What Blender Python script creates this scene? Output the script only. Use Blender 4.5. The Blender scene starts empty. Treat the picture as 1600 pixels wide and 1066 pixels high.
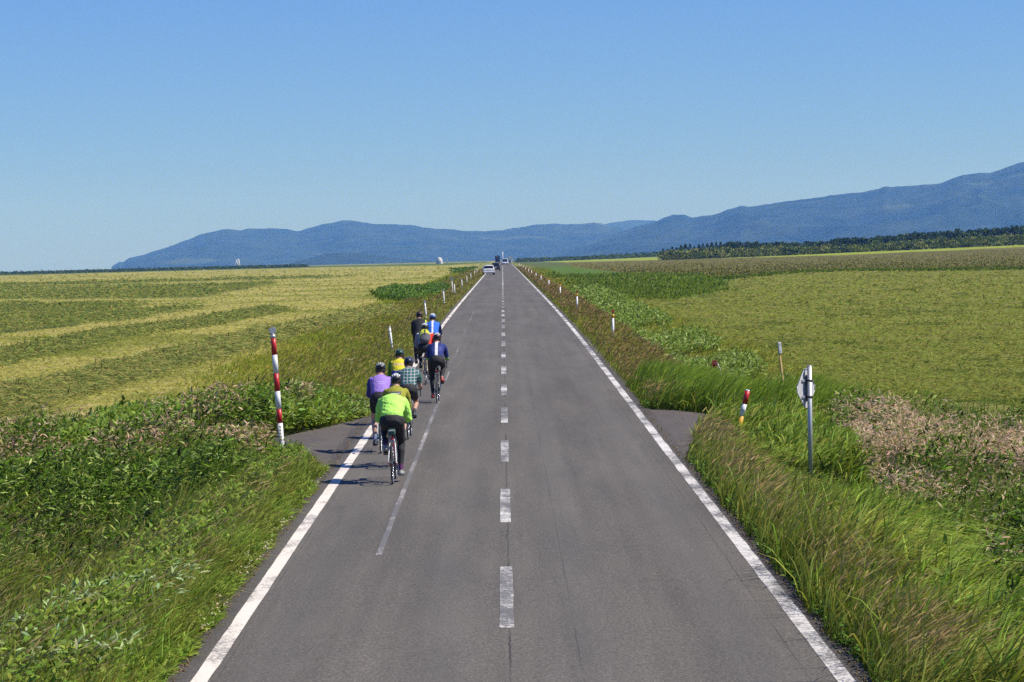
import bpy, bmesh, math, random
import numpy as np
from mathutils import Vector, Matrix

# ------------------------------------------------------------------ camera, world, sun, exposure
SC = bpy.context.scene
COL = SC.collection
CAMZ = 3.73
FPX, CX, CY = 4300.0, 800.0, 533.0
YAW, PITCH, ROLL = math.atan(11.6/4300), math.atan(140.4/4300), 0.024
Fv = Vector((math.sin(YAW)*math.cos(PITCH), math.cos(YAW)*math.cos(PITCH), -math.sin(PITCH)))
R0 = Vector((math.cos(YAW), -math.sin(YAW), 0))
U0 = R0.cross(Fv)
Rv = R0*math.cos(ROLL) - U0*math.sin(ROLL)
Uv = U0*math.cos(ROLL) + R0*math.sin(ROLL)
cam_d = bpy.data.cameras.new('camera')
cam = bpy.data.objects.new('camera', cam_d)
COL.objects.link(cam)
cam_d.sensor_width = 36.0
cam_d.lens = FPX/1600*36.0
cam_d.clip_start = 0.5
cam_d.clip_end = 90000
cam.matrix_world = Matrix(((Rv.x, Uv.x, -Fv.x, 0), (Rv.y, Uv.y, -Fv.y, 0), (Rv.z, Uv.z, -Fv.z, CAMZ), (0, 0, 0, 1)))
SC.camera = cam

SUN_EL, SUN_AZ = math.radians(52), math.radians(96)     # azimuth clockwise from +Y (the way the road runs)
world = bpy.data.worlds.new('World')
SC.world = world
world.use_nodes = True
wn = world.node_tree
wn.nodes.clear()
sky = wn.nodes.new('ShaderNodeTexSky')
sky.sky_type = 'NISHITA'
sky.sun_disc = False
sky.sun_elevation = SUN_EL
sky.sun_rotation = SUN_AZ
sky.altitude = 0
sky.air_density = 1.0
sky.dust_density = 0.05
sky.ozone_density = 1.5
bg = wn.nodes.new('ShaderNodeBackground')
bg.inputs['Strength'].default_value = 0.072
wo = wn.nodes.new('ShaderNodeOutputWorld')
tint = wn.nodes.new('ShaderNodeMix')          # the sky's own deep northern-summer blue
tint.data_type = 'RGBA'; tint.blend_type = 'MULTIPLY'
tint.inputs[0].default_value = 1.0
tint.inputs[7].default_value = (.445, .715, 1.38, 1)
wn.links.new(sky.outputs[0], tint.inputs[6])
wn.links.new(tint.outputs[2], bg.inputs['Color'])
wn.links.new(bg.outputs[0], wo.inputs['Surface'])

sun_d = bpy.data.lights.new('sun', 'SUN')
sun_d.energy = 5.0
sun_d.angle = math.radians(0.5)
sun_d.color = (1.0, 0.93, 0.80)
sun = bpy.data.objects.new('sun', sun_d)
COL.objects.link(sun)
sdir = Vector((math.sin(SUN_AZ)*math.cos(SUN_EL), math.cos(SUN_AZ)*math.cos(SUN_EL), math.sin(SUN_EL)))
sun.rotation_euler = sdir.to_track_quat('Z', 'Y').to_euler()
sun.location = (30, 0, 60)

SC.view_settings.view_transform = 'Standard'
SC.view_settings.look = 'None'
SC.view_settings.exposure = 0.30
SC.view_settings.gamma = 1.0
SC.view_settings.use_curve_mapping = False
SC.render.engine = 'CYCLES'
SC.cycles.max_bounces = 6
SC.cycles.diffuse_bounces = 2
SC.cycles.transparent_max_bounces = 8
SC.cycles.volume_bounces = 1
SC.cycles.use_denoising = False          # keeps the fine foliage and a little film grain
SC.cycles.use_adaptive_sampling = False

random.seed(7)
rng = np.random.default_rng(11)

# ------------------------------------------------------------------ helpers: tagging, materials, meshes
def tag(o, label=None, cat=None, group=None, kind=None):
    if label: o['label'] = label
    if cat: o['category'] = cat
    if group: o['group'] = group
    if kind: o['kind'] = kind
    return o

def empty(name, loc, rz=0.0):
    o = bpy.data.objects.new(name, None)
    COL.objects.link(o)
    o.empty_display_size = 0.2
    o.location = loc
    o.rotation_euler = (0, 0, rz)
    return o

def link(name, me, mat=None, parent=None):
    o = bpy.data.objects.new(name, me)
    COL.objects.link(o)
    if mat:
        if isinstance(mat, (list, tuple)):
            for m in mat: me.materials.append(m)
        elif len(me.materials) == 0:
            me.materials.append(mat)
    if parent: o.parent = parent
    return o

def smooth(me):
    me.polygons.foreach_set('use_smooth', [True]*len(me.polygons))

def bmobj(name, bm, mat, parent=None, sm=False):
    me = bpy.data.meshes.new(name)
    bm.to_mesh(me)
    bm.free()
    if sm: smooth(me)
    return link(name, me, mat, parent)

def nmat(name):
    m = bpy.data.materials.new(name)
    m.use_nodes = True
    nt = m.node_tree
    return m, nt, nt.nodes['Principled BSDF']

def N(nt, typ, **kw):
    n = nt.nodes.new(typ)
    for k, v in kw.items():
        if k.startswith('i_'):
            key = k[2:]
            key = int(key) if key.isdigit() else key
            n.inputs[key].default_value = v
        else:
            setattr(n, k, v)
    return n

def mixc(nt, fac, a, b, blend='MIX'):
    n = nt.nodes.new('ShaderNodeMix')
    n.data_type = 'RGBA'
    n.blend_type = blend
    for sock, v in ((0, fac), (6, a), (7, b)):
        if hasattr(v, 'links') or isinstance(v, bpy.types.NodeSocket):
            nt.links.new(v, n.inputs[sock])
        else:
            n.inputs[sock].default_value = v if sock == 0 else (tuple(v)+(1,))[:4]
    return n.outputs[2]

def math_n(nt, op, a, b=None, c=None, clamp=False):
    n = nt.nodes.new('ShaderNodeMath')
    n.operation = op
    n.use_clamp = clamp
    for i, v in enumerate((a, b, c)):
        if v is None: continue
        if isinstance(v, bpy.types.NodeSocket): nt.links.new(v, n.inputs[i])
        else: n.inputs[i].default_value = v
    return n.outputs[0]

def ramp(nt, src, lo, hi):
    n = nt.nodes.new('ShaderNodeMapRange')
    n.inputs[1].default_value = lo
    n.inputs[2].default_value = hi
    nt.links.new(src, n.inputs[0])
    return n.outputs[0]

def noise(nt, scale, detail=3, vec=None, rough=0.5, dist=0.0):
    n = nt.nodes.new('ShaderNodeTexNoise')
    n.inputs['Scale'].default_value = scale
    n.inputs['Detail'].default_value = detail
    n.inputs['Roughness'].default_value = rough
    n.inputs['Distortion'].default_value = dist
    if vec is not None: nt.links.new(vec, n.inputs['Vector'])
    return n.outputs['Fac']

def objco(nt, scale=None):
    tc = nt.nodes.new('ShaderNodeTexCoord')
    if scale is None: return tc.outputs['Object']
    mp = nt.nodes.new('ShaderNodeMapping')
    mp.inputs['Scale'].default_value = scale
    nt.links.new(tc.outputs['Object'], mp.inputs['Vector'])
    return mp.outputs[0]

def simple(name, col, rough=0.5, metal=0.0, var=0.12, scale=8.0, spec=None, bump=0.0):
    """a painted / cloth / rubber surface with a little procedural wear"""
    m, nt, b = nmat(name)
    co = objco(nt)
    f = noise(nt, scale, 4, co)
    lo = tuple(c*(1-var) for c in col)
    hi = tuple(min(1, c*(1+var)) for c in col)
    nt.links.new(mixc(nt, f, lo, hi), b.inputs['Base Color'])
    b.inputs['Roughness'].default_value = rough
    b.inputs['Metallic'].default_value = metal
    if spec is not None: b.inputs['Specular IOR Level'].default_value = spec
    if bump:
        bp = N(nt, 'ShaderNodeBump', i_Strength=bump, i_Distance=0.02)
        nt.links.new(noise(nt, scale*1.5, 3, co, dist=1.0), bp.inputs['Height'])
        nt.links.new(bp.outputs[0], b.inputs['Normal'])
    return m

# tileable value noise
_tab = rng.random((256, 256))
_flat = _tab.ravel()
def vnoise(x, y, sc=1.0, seed=0):
    x = np.asarray(x, float)/sc + seed*17.3
    y = np.asarray(y, float)/sc + seed*9.1
    xf = np.floor(x); yf = np.floor(y)
    fx = x-xf; fy = y-yf
    xi = xf.astype(np.int32) & 255; yi = yf.astype(np.int32) & 255
    fx = fx*fx*(3-2*fx); fy = fy*fy*(3-2*fy)
    x1 = ((xi+1) & 255) << 8; xi = xi << 8; y1 = (yi+1) & 255
    a = _flat.take(xi+yi); b = _flat.take(x1+yi)
    c = _flat.take(xi+y1); d = _flat.take(x1+y1)
    return (a*(1-fx)+b*fx)*(1-fy)+(c*(1-fx)+d*fx)*fy

def fbm(x, y, sc, oct=4, seed=0):
    s = 0; a = 1; t = 0
    for k in range(oct):
        s = s + a*vnoise(x, y, sc/2**k, seed+k*3); t += a; a *= 0.5
    return s/t

def ss(x):
    x = np.clip(x, 0, 1)
    return x*x*(3-2*x)

def npmesh(name, V, quads=None, tris=None, colv=None, mat=None, sm=False):
    me = bpy.data.meshes.new(name)
    nq = 0 if quads is None else len(quads)
    nt_ = 0 if tris is None else len(tris)
    me.vertices.add(len(V))
    me.vertices.foreach_set('co', np.ascontiguousarray(V, dtype=np.float32).ravel())
    idx = []
    if nq: idx.append(np.asarray(quads).ravel())
    if nt_: idx.append(np.asarray(tris).ravel())
    idx = np.concatenate(idx).astype(np.int32)
    me.loops.add(len(idx))
    me.loops.foreach_set('vertex_index', idx)
    me.polygons.add(nq+nt_)
    st = np.concatenate([np.arange(nq)*4, nq*4+np.arange(nt_)*3]).astype(np.int32)
    me.polygons.foreach_set('loop_start', st)
    if sm: me.polygons.foreach_set('use_smooth', np.ones(nq+nt_, dtype=bool))
    me.update(calc_edges=True)
    if colv is not None:
        at = me.color_attributes.new('Col', 'FLOAT_COLOR', 'POINT')
        c4 = np.ones((len(V), 4), np.float32)
        c4[:, :3] = colv
        at.data.foreach_set('color', c4.ravel())
    return link(name, me, mat)

# ------------------------------------------------------------------ the land: profile of the road, verge, fields
_PD = np.array([-200, 0, 24, 35, 48, 57, 63, 76, 95, 114, 135, 175, 227, 311, 410, 600, 780, 1000, 1414, 2000, 3000, 6000, 12000, 30000.])
_PH = np.array([3.9, 3.79, 3.728, 3.66, 3.609, 3.553, 3.523, 3.455, 3.35, 3.275, 3.235, 3.23, 3.27, 3.36, 3.46, 3.65, 3.9, 4.4, 6.0, 8.0, 11.0, 20.0, 38.0, 90.])
_g = np.linspace(math.log(5), math.log(32000), 900)
_hz = np.interp(np.exp(_g), _PD, _PH)
_k = np.ones(25)/25
for _ in range(2):
    _hz = np.convolve(np.pad(_hz, 12, mode='edge'), _k, 'valid')
def zr(D):
    """height of the road's surface at distance D"""
    D = np.asarray(D, float)
    a = np.interp(np.log(np.maximum(D, 5)), _g, _hz)
    return CAMZ - a

def gz(X, D):
    """height of the natural ground"""
    X = np.asarray(X, float); D = np.asarray(D, float)
    e = np.abs(X) - 3.25
    drive = ss((D-44)/3)*ss((62-D)/3)*ss((9-np.abs(X))/3)
    drop = 0.50*ss((e-0.1)/3.2)*(1-0.8*drive)
    ditch = 0.25*np.exp(-((e-2.6)/0.9)**2)*(1-drive)*ss((D-5)/10)
    far = ss((e-2)/20)
    und = (fbm(X, D, 23.0, 3, 5)-0.5)*0.30*far + (fbm(X, D, 300, 2, 9)-0.5)*1.2*ss((D-300)/1500)*ss(e/60)
    rise = 6.0*ss((D-350)/1200)*ss((X-20)/330)
    small = (vnoise(X, D, 1.0, 2)-0.5)*0.08*ss(e/0.8)*(1-drive)
    base = np.where(e < 0, -0.06, 0.0-0.015)
    return zr(D) + base - drop - ditch + und + rise + small

_F = np.array(Fv); _R = np.array(Rv); _U = np.array(Uv)
def project(P):
    d = np.asarray(P, float) - np.array([0, 0, CAMZ])
    z = d@_F
    z = np.where(z < 0.01, 0.01, z)
    return CX+FPX*(d@_R)/z, CY-FPX*(d@_U)/z

_DS = np.exp(np.linspace(math.log(15), math.log(9000), 260))
_HT = zr(_DS)
def _plain(X, D):
    """the land without its small noise: a first guess for ground_at"""
    e = np.abs(X)-3.25
    return np.interp(D, _DS, _HT)-.50*ss((e-.1)/3.2)-.015+6.0*ss((D-350)/1200)*ss((X-20)/330)
def ground_at(px, py, lift=0.0):
    """where the sight line through a photo pixel meets the land"""
    px = np.atleast_1d(np.asarray(px, float)); py = np.atleast_1d(np.asarray(py, float))
    out = np.zeros((len(px), 3))
    for i0 in range(0, len(px), 8000):
        a = px[i0:i0+8000, None]; b = py[i0:i0+8000, None]
        d = _F[None, None]+_R[None, None]*((a-CX)/FPX)[..., None]-_U[None, None]*((b-CY)/FPX)[..., None]
        d = d/d[..., 1:2]
        X = d[..., 0]*_DS; Z = CAMZ+d[..., 2]*_DS
        G = _plain(X, np.broadcast_to(_DS, X.shape))+lift
        below = Z < G
        k = np.argmax(below, axis=1)
        k = np.where(below.any(axis=1), k, len(_DS)-1)
        k = np.maximum(k, 1)
        r = np.arange(len(k))
        f1 = Z[r, k-1]-G[r, k-1]; f2 = Z[r, k]-G[r, k]
        t = np.clip(f1/np.where(np.abs(f1-f2) < 1e-9, 1, f1-f2), 0, 1)
        D = _DS[k-1]+(_DS[k]-_DS[k-1])*t
        tx = d[:, 0, 0]; tz = d[:, 0, 2]
        for _ in range(2):      # settle on the real surface
            g = gz(tx*D, D)+lift
            sl = np.minimum(tz, -.004)
            D = np.clip(D*.5+.5*np.clip((g-CAMZ)/sl, D*.8, D*1.25), 15, 9000)
        Xo = tx*D
        out[i0:i0+8000] = np.stack([Xo, D, gz(Xo, D)], 1)
    return out

def at(px, D, y=None):
    """world X for a photo column at distance D (y = photo row)"""
    if y is None: y = 393+3.3*FPX/D
    d = Fv + Rv*((px-CX)/FPX) - Uv*((y-CY)/FPX)
    return d.x/d.y*D, CAMZ+d.z/d.y*D

def inpoly(px, py, poly):
    c = np.zeros(len(px), bool)
    n = len(poly)
    for i in range(n):
        x1, y1 = poly[i]; x2, y2 = poly[(i+1) % n]
        if y1 == y2: continue
        m = ((y1 > py) != (y2 > py)) & (px < (x2-x1)*(py-y1)/(y2-y1)+x1)
        c ^= m
    return c

# ------------------------------------------------------------------ crop zones of the land (outlines on the ground)
Z_MOWN_R = [(955, 468), (1010, 500), (1060, 545), (1120, 597), (1300, 618), (1700, 640), (1900, 420), (1600, 419), (1431, 421), (1347, 421.5), (1262, 424), (1150, 433), (1110, 462), (1040, 466)]
Z_THICK_R = [(850, 428), (900, 431), (1000, 430), (1110, 432), (1118, 455), (1040, 466), (955, 468), (930, 462), (880, 448)]
Z_BROWN_R = [(880, 410), (1000, 407), (1150, 403), (1319, 399), (1403, 395), (1600, 386), (1900, 375), (1900, 418), (1600, 419), (1431, 421), (1347, 421.5), (1262, 424), (1150, 433), (1000, 430), (900, 418)]
Z_BRIGHT_R = [(845, 409), (1000, 402.5), (1150, 397), (1319, 392), (1600, 380), (1900, 368), (1900, 375), (1600, 386), (1403, 395), (1319, 399), (1150, 403), (1000, 407), (880, 410)]
Z_SASA_R = [(895, 455), (930, 464), (980, 492), (1030, 525), (1085, 575), (1120, 600), (1060, 590), (1000, 545), (955, 505)]
Z_HAY = [
    [(-300, 455), (0, 474), (225, 474), (190, 486), (306, 474), (312, 480), (250, 492), (100, 511), (0, 524), (-300, 540)],
    [(-300, 449), (0, 449), (345, 444), (430, 441), (380, 452), (345, 458), (310, 465), (0, 467), (-300, 470)],
    [(-300, 443), (0, 443), (250, 437.5), (500, 431.5), (560, 431), (500, 434.5), (250, 441), (0, 446.5), (-300, 447)],
]
Z_GREEN_L = [[(585, 460), (610, 453), (660, 454), (690, 442), (720, 432), (700, 420), (748, 417), (762, 411), (768, 413), (745, 430), (722, 444), (700, 458), (672, 468), (640, 473), (600, 470)]]
Z_FARGREEN_L = [(-300, 432), (0, 428), (240, 421), (500, 415.5), (700, 411), (765, 409), (765, 411), (700, 414.5), (500, 418), (240, 424.5), (0, 431), (-300, 436)]
WINDROWS = [([(-40, 640), (31, 614), (156, 588), (219, 570), (281, 557), (344, 537), (406, 523), (469, 511), (530, 499), (575, 489), (612, 480)], 2.6, 0.42, 0),
            ([(-60, 566), (0, 554), (94, 538), (188, 519), (250, 510), (312, 502), (375, 491), (437, 480)], 2.2, 0.36, 1)]

C_STUB = np.array([.36, .325, .12]); C_STUBG = np.array([.22, .23, .06])
C_HAY = np.array([.12, .15, .045]); C_GRASS = np.array([.10, .15, .025])
C_VERGE = np.array([.19, .20, .06]); C_MOWN = np.array([.20, .20, .06])
C_BROWN = np.array([.145, .135, .048]); C_BRIGHT = np.array([.26, .31, .045])
C_THICK = np.array([.07, .12, .025]); C_FAR = np.array([.10, .13, .05]); C_SOIL = np.array([.055, .075, .022])

def land_colour(V):
    X, D = V[:, 0], V[:, 1]
    px, py = project(V)
    jx = (fbm(X, D, 6, 3, 31)-.5)
    px = px + jx*34; py = py + jx*np.clip((py-405)*.10, 1.0, 8)
    n = fbm(X, D, 9, 4, 21)[:, None]
    c = np.where((X < 0)[:, None], C_STUB*(1-.0)+(C_STUBG-C_STUB)*ss((n-.42)*4), C_MOWN)
    c = c*(0.85+.3*fbm(X, D, 2.5, 3, 77))[:, None]
    left = X < 0
    for z in Z_HAY: c[left & inpoly(px, py, z)] = C_HAY
    for z in Z_GREEN_L: c[left & inpoly(px, py, z)] = C_THICK
    c[left & inpoly(px, py, Z_FARGREEN_L)] = C_GRASS*0.9
    c[(~left) & (D > 140)] = C_THICK*1.3
    for z, q in ((Z_MOWN_R, C_MOWN), (Z_BROWN_R, C_BROWN), (Z_BRIGHT_R, C_BRIGHT), (Z_THICK_R, C_THICK)):
        m = (~left) & inpoly(px, py, z)
        c[m] = q*(0.85+.3*fbm(X[m], D[m]*.3, 6, 3, 3))[:, None]
    m = (~left) & (D > 700) & ~inpoly(px, py, Z_BRIGHT_R) & ~inpoly(px, py, Z_BROWN_R)
    c[m] = C_FAR
    e = np.abs(X)-3.2
    edge = 4.6+1.0*(fbm(D, X*0, 12, 3, 4)-.5)*2
    m = (e < edge) & (D > 58)
    c[m] = C_VERGE
    m = (D < 62) & (np.abs(X) < .27*np.maximum(D, 12)+4)
    c[m] = C_SOIL
    m = (D < 62) & ~m
    c[m] = np.where((X[m] < 0)[:, None], C_STUB, C_MOWN)
    c[D > 4500] = C_FAR*0.9
    return c

# the sheet of ground out to the horizon
rows = np.concatenate([np.arange(-30, 20, 2.0), np.exp(np.linspace(math.log(20), math.log(22000), 1060))])
inner = np.array([0, 2.9, 3.12, 3.2, 3.35, 3.6, 3.9, 4.3, 4.8, 5.3, 5.9, 6.5, 7.2, 8, 9, 10.])
nv = 130
tt = np.linspace(0, 1, nv+1)[1:]
XX = []
for D in rows:
    span = 12+0.42*max(D, 20)
    o = 10+tt**1.35*span
    r = np.concatenate([-o[::-1], -inner[:0:-1], inner, o])
    XX.append(r)
XX = np.array(XX); DD = np.repeat(rows[:, None], XX.shape[1], 1)
V = np.stack([XX.ravel(), DD.ravel(), gz(XX, DD).ravel()], 1)
nr, nc = XX.shape
ii = (np.arange(nr-1)[:, None]*nc+np.arange(nc-1)[None]).ravel()
Q = np.stack([ii, ii+1, ii+nc+1, ii+nc], 1)
mg, nt, b = nmat('field_ground')
ca = N(nt, 'ShaderNodeVertexColor', layer_name='Col')
co = objco(nt)
f1 = noise(nt, 0.9, 6, co, 0.65)
f2 = noise(nt, 9.0, 4, objco(nt, (1, .35, 1)), 0.7)
k = mixc(nt, ramp(nt, f1, .3, .72), (.62, .66, .62), (1.32, 1.26, 1.2))
k2 = mixc(nt, ramp(nt, f2, .3, .7), (.72, .72, .72), (1.25, 1.25, 1.25))
cc = mixc(nt, 1.0, ca.outputs[0], k, 'MULTIPLY')
cc = mixc(nt, 1.0, cc, k2, 'MULTIPLY')
nt.links.new(cc, b.inputs['Base Color'])
b.inputs['Roughness'].default_value = 1.0
b.inputs['Specular IOR Level'].default_value = 0.05
bp = N(nt, 'ShaderNodeBump', i_Strength=0.8, i_Distance=0.08)
nt.links.new(noise(nt, 6, 5, co, .7), bp.inputs['Height'])
nt.links.new(bp.outputs[0], b.inputs['Normal'])
g = npmesh('ground', V, Q, None, land_colour(V), mg, True)
tag(g, kind='structure')

# ------------------------------------------------------------------ road, aprons, painted lines
ma, nt, b = nmat('asphalt')
co = objco(nt)
sx = N(nt, 'ShaderNodeSeparateXYZ'); nt.links.new(co, sx.inputs[0])
fine = noise(nt, 38, 4, co, .9)
mid = noise(nt, 1.2, 5, objco(nt, (1, .12, 1)), .6)
big = noise(nt, .25, 4, objco(nt, (1, .25, 1)), .6)
c = mixc(nt, ramp(nt, fine, .36, .64), (.045, .042, .037), (.178, .163, .142))
c = mixc(nt, 1.0, c, mixc(nt, ramp(nt, mid, .3, .7), (.82, .82, .83), (1.15, 1.14, 1.11)), 'MULTIPLY')
c = mixc(nt, 1.0, c, mixc(nt, ramp(nt, big, .3, .7), (.88, .88, .88), (1.10, 1.10, 1.10)), 'MULTIPLY')
streak = noise(nt, 1.0, 4, objco(nt, (2.6, .035, 1)), .6)
c = mixc(nt, 1.0, c, mixc(nt, ramp(nt, streak, .35, .65), (.90, .895, .89), (1.09, 1.09, 1.085)), 'MULTIPLY')
# dark oil and tyre marks
st1 = ramp(nt, noise(nt, 1.0, 5, objco(nt, (1.8, .22, 1)), .7), .60, .72)
c = mixc(nt, math_n(nt, 'MULTIPLY', st1, .32), c, (.045, .042, .040))
# cross joints where the paving was laid in lengths
jn = math_n(nt, 'ABSOLUTE', math_n(nt, 'SUBTRACT', math_n(nt, 'FRACT', math_n(nt, 'MULTIPLY_ADD', sx.outputs[1], .0213, math_n(nt, 'MULTIPLY', mid, .006))), .5))
c = mixc(nt, math_n(nt, 'MULTIPLY', math_n(nt, 'LESS_THAN', jn, .0006), .45), c, (.03, .03, .03))
# pale stones in the surface
vo = N(nt, 'ShaderNodeTexVoronoi', i_Scale=22.0); nt.links.new(co, vo.inputs['Vector'])
c = mixc(nt, math_n(nt, 'MULTIPLY', math_n(nt, 'LESS_THAN', vo.outputs['Distance'], .17), .6), c, (.30, .28, .26))
# wheel tracks polished a little lighter
ab = math_n(nt, 'ABSOLUTE', math_n(nt, 'SUBTRACT', math_n(nt, 'ABSOLUTE', sx.outputs[0]), 1.45))
tr = ramp(nt, math_n(nt, 'ABSOLUTE', math_n(nt, 'SUBTRACT', ab, .75)), .45, 0)
c = mixc(nt, math_n(nt, 'MULTIPLY', tr, .22, clamp=True), c, (.12, .115, .11))
# dark edge outside the white lines, right-hand verge shade put into the colour
ed = ramp(nt, math_n(nt, 'ABSOLUTE', sx.outputs[0]), 2.75, 3.0)
c = mixc(nt, math_n(nt, 'MULTIPLY', ed, .45), c, (.045, .04, .042))
# cracks: along the centre joint and one paver seam
wob = noise(nt, 2.2, 5, objco(nt, (.4, 1, 1)), .75)
wob2 = noise(nt, .3, 2, objco(nt, (.1, 1, 1)))
for cx_, wd, am, st in ((-.02, .010, .10, .75), (.62, .006, .05, .45), (-2.62, .006, .04, .4), (2.55, .007, .05, .5)):
    off = math_n(nt, 'MULTIPLY_ADD', wob, am, cx_-am/2)
    dd = math_n(nt, 'ABSOLUTE', math_n(nt, 'SUBTRACT', sx.outputs[0], off))
    lt = math_n(nt, 'LESS_THAN', dd, wd)
    lt = math_n(nt, 'MULTIPLY', lt, math_n(nt, 'MULTIPLY', ramp(nt, wob2, .35, .6), st))
    c = mixc(nt, lt, c, (.018, .018, .018))
nt.links.new(c, b.inputs['Base Color'])
b.inputs['Roughness'].default_value = .82
b.inputs['Specular IOR Level'].default_value = .3
bp = N(nt, 'ShaderNodeBump', i_Strength=.35, i_Distance=.01)
nt.links.new(fine, bp.inputs['Height']); nt.links.new(bp.outputs[0], b.inputs['Normal'])

def strip(name, Ds, xl, xr, lift, mat, ncol=1, wob=0.0, seed=1):
    Ds = np.asarray(Ds, float)
    xl = np.broadcast_to(xl, Ds.shape); xr = np.broadcast_to(xr, Ds.shape)
    u = np.linspace(0, 1, ncol+1)
    X = xl[:, None]*(1-u)+xr[:, None]*u
    if wob:
        X[:, 0] += (fbm(Ds, Ds*0, .8, 3, seed)-.5)*wob
        X[:, -1] += (fbm(Ds, Ds*0+5, .8, 3, seed)-.5)*wob
    D2 = np.repeat(Ds[:, None], ncol+1, 1)
    V = np.stack([X.ravel(), D2.ravel(), (zr(D2)+lift).ravel()], 1)
    n, m = X.shape
    i = (np.arange(n-1)[:, None]*m+np.arange(m-1)[None]).ravel()
    return npmesh(name, V, np.stack([i, i+1, i+m+1, i+m], 1), None, None, mat, False)

RD = np.concatenate([np.arange(-30, 20, 1.0), np.arange(20, 140, .25), np.exp(np.linspace(math.log(140), math.log(2600), 400))])
road = strip('road', RD, -3.14, 3.16, 0.0, ma, 4, 0.10, 3); tag(road, kind='structure')

def apron(name, side, pts):
    """asphalt turn-off: polygon in (|X|, D) triangulated on a grid that follows the land"""
    xs = np.arange(3.05, 10.5, .06); ds = np.arange(44, 64, .10)
    Xg, Dg = np.meshgrid(xs, ds)
    ok = inpoly(Xg.ravel()+(fbm(Xg.ravel(), Dg.ravel(), .7, 2, 8)-.5)*.2, Dg.ravel(), pts).reshape(Xg.shape)
    w = ss((Xg-3.15)/.6)
    Zg = (1-w)*(zr(Dg)-.008)+w*(gz(side*Xg, Dg)+.035)
    V = np.stack([side*Xg.ravel(), Dg.ravel(), Zg.ravel()], 1)
    n, m = Xg.shape
    Qs = []
    for i in range(n-1):
        for j in range(m-1):
            if ok[i, j] and ok[i+1, j] and ok[i, j+1] and ok[i+1, j+1]:
                q = [i*m+j, i*m+j+1, (i+1)*m+j+1, (i+1)*m+j]
                Qs.append(q if side > 0 else q[::-1])
    o = npmesh(name, V, Qs, None, None, ma2, True)
    return tag(o, kind='structure')

ma2, nt, b = nmat('apron_asphalt')
co = objco(nt)
c = mixc(nt, ramp(nt, noise(nt, 50, 3, co, .8), .3, .7), (.060, .051, .045), (.128, .112, .099))
c = mixc(nt, 1.0, c, mixc(nt, ramp(nt, noise(nt, .9, 5, co, .7), .3, .7), (.78, .76, .76), (1.12, 1.1, 1.08)), 'MULTIPLY')
nt.links.new(c, b.inputs['Base Color']); b.inputs['Roughness'].default_value = .9
AP_L = [(2.7, 45.8), (3.2, 46.3), (3.5, 48.3), (3.9, 50.6), (4.6, 52.2), (5.6, 52.9), (7.5, 53.2), (7.5, 54.0), (5.5, 54.1), (4.5, 54.6), (3.8, 56.6), (3.2, 59.6), (2.7, 61)]
AP_R = [(2.7, 46.3), (3.05, 46.8), (3.3, 49), (3.65, 52.5), (4.05, 55.8), (4.5, 57.2), (4.3, 58.2), (3.7, 59.5), (2.7, 61.2)]
apron('driveway_apron', -1, AP_L)
apron('driveway_apron', 1, AP_R)

def paint(name, wear, seedv, tint=(.70, .66, .61)):
    m, nt, b = nmat(name)
    co = objco(nt)
    w = noise(nt, 26, 6, co, .8, 0.2)
    w2 = noise(nt, 1.1, 4, objco(nt, (1, .4, 1)), .7)
    mn = nt.nodes.new('ShaderNodeMath'); mn.operation = 'ADD'
    nt.links.new(w, mn.inputs[0]); nt.links.new(w2, mn.inputs[1])
    f = ramp(nt, mn.outputs[0], 1.0-wear-.06, 1.0-wear+.10)
    c = mixc(nt, f, tuple(t*.98 for t in tint), (.13, .125, .12))
    vo = N(nt, 'ShaderNodeTexVoronoi', i_Scale=4.5, feature='DISTANCE_TO_EDGE')
    nt.links.new(objco(nt, (1, .6, 1)), vo.inputs['Vector'])
    ck = math_n(nt, 'MULTIPLY', math_n(nt, 'LESS_THAN', vo.outputs['Distance'], .022), min(1, wear*6))
    c = mixc(nt, ck, c, (.16, .15, .145))
    nt.links.new(c, b.inputs['Base Color'])
    b.inputs['Roughness'].default_value = .7
    return m
mp_edge = paint('edge_line_paint', -.08, 1, (.74, .68, .60))
mp_edge2 = paint('edge_line_paint_worn', -.01, 2, (.66, .63, .60))
mp_dash = paint('centre_dash_paint', .07, 3, (.66, .64, .60))
mp_ghost = paint('old_line_paint', .13, 4, (.46, .44, .42))
LD = RD[(RD > -30)]
def line(nm, Ds, x, w, mat, seed):
    o = strip(nm, Ds, x-w/2, x+w/2, .004, mat, 1, .02, seed)
    return tag(o, kind='structure')
near = LD[LD < 900]
line('road_edge_line', near, -2.76, .155, mp_edge, 5)
line('road_edge_line', near, 2.84, .155, mp_edge2, 6)
d0 = 7.0
while d0 < 240:
    line('road_centre_dash', np.linspace(d0, d0+5, 16), -.045, .145, mp_dash, int(d0))
    d0 += 10
line('road_centre_line', np.exp(np.linspace(math.log(240), math.log(900), 60)), -.045, .15, mp_dash, 9)
line('road_faded_line', np.linspace(33.5, 66, 130), -1.60, .075, mp_ghost, 12)
for a_, b_ in ((74, 80), (88, 97), (108, 118), (130, 150)):
    line('road_faded_line', np.linspace(a_, b_, 20), -1.62, .05, mp_ghost, a_)

# ------------------------------------------------------------------ mountains
mm, nt, b = nmat('forested_slope')
co = objco(nt)
c = mixc(nt, ramp(nt, noise(nt, .004, 8, co, .7), .35, .65), (.008, .022, .018), (.038, .056, .034))
f = ramp(nt, noise(nt, .0011, 5, objco(nt, (1, 1, 4)), .6), .60, .66)
c = mixc(nt, math_n(nt, 'MULTIPLY', f, .5), c, (.10, .13, .06))
nt.links.new(c, b.inputs['Base Color']); b.inputs['Roughness'].default_value = 1
b.inputs['Specular IOR Level'].default_value = 0

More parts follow.
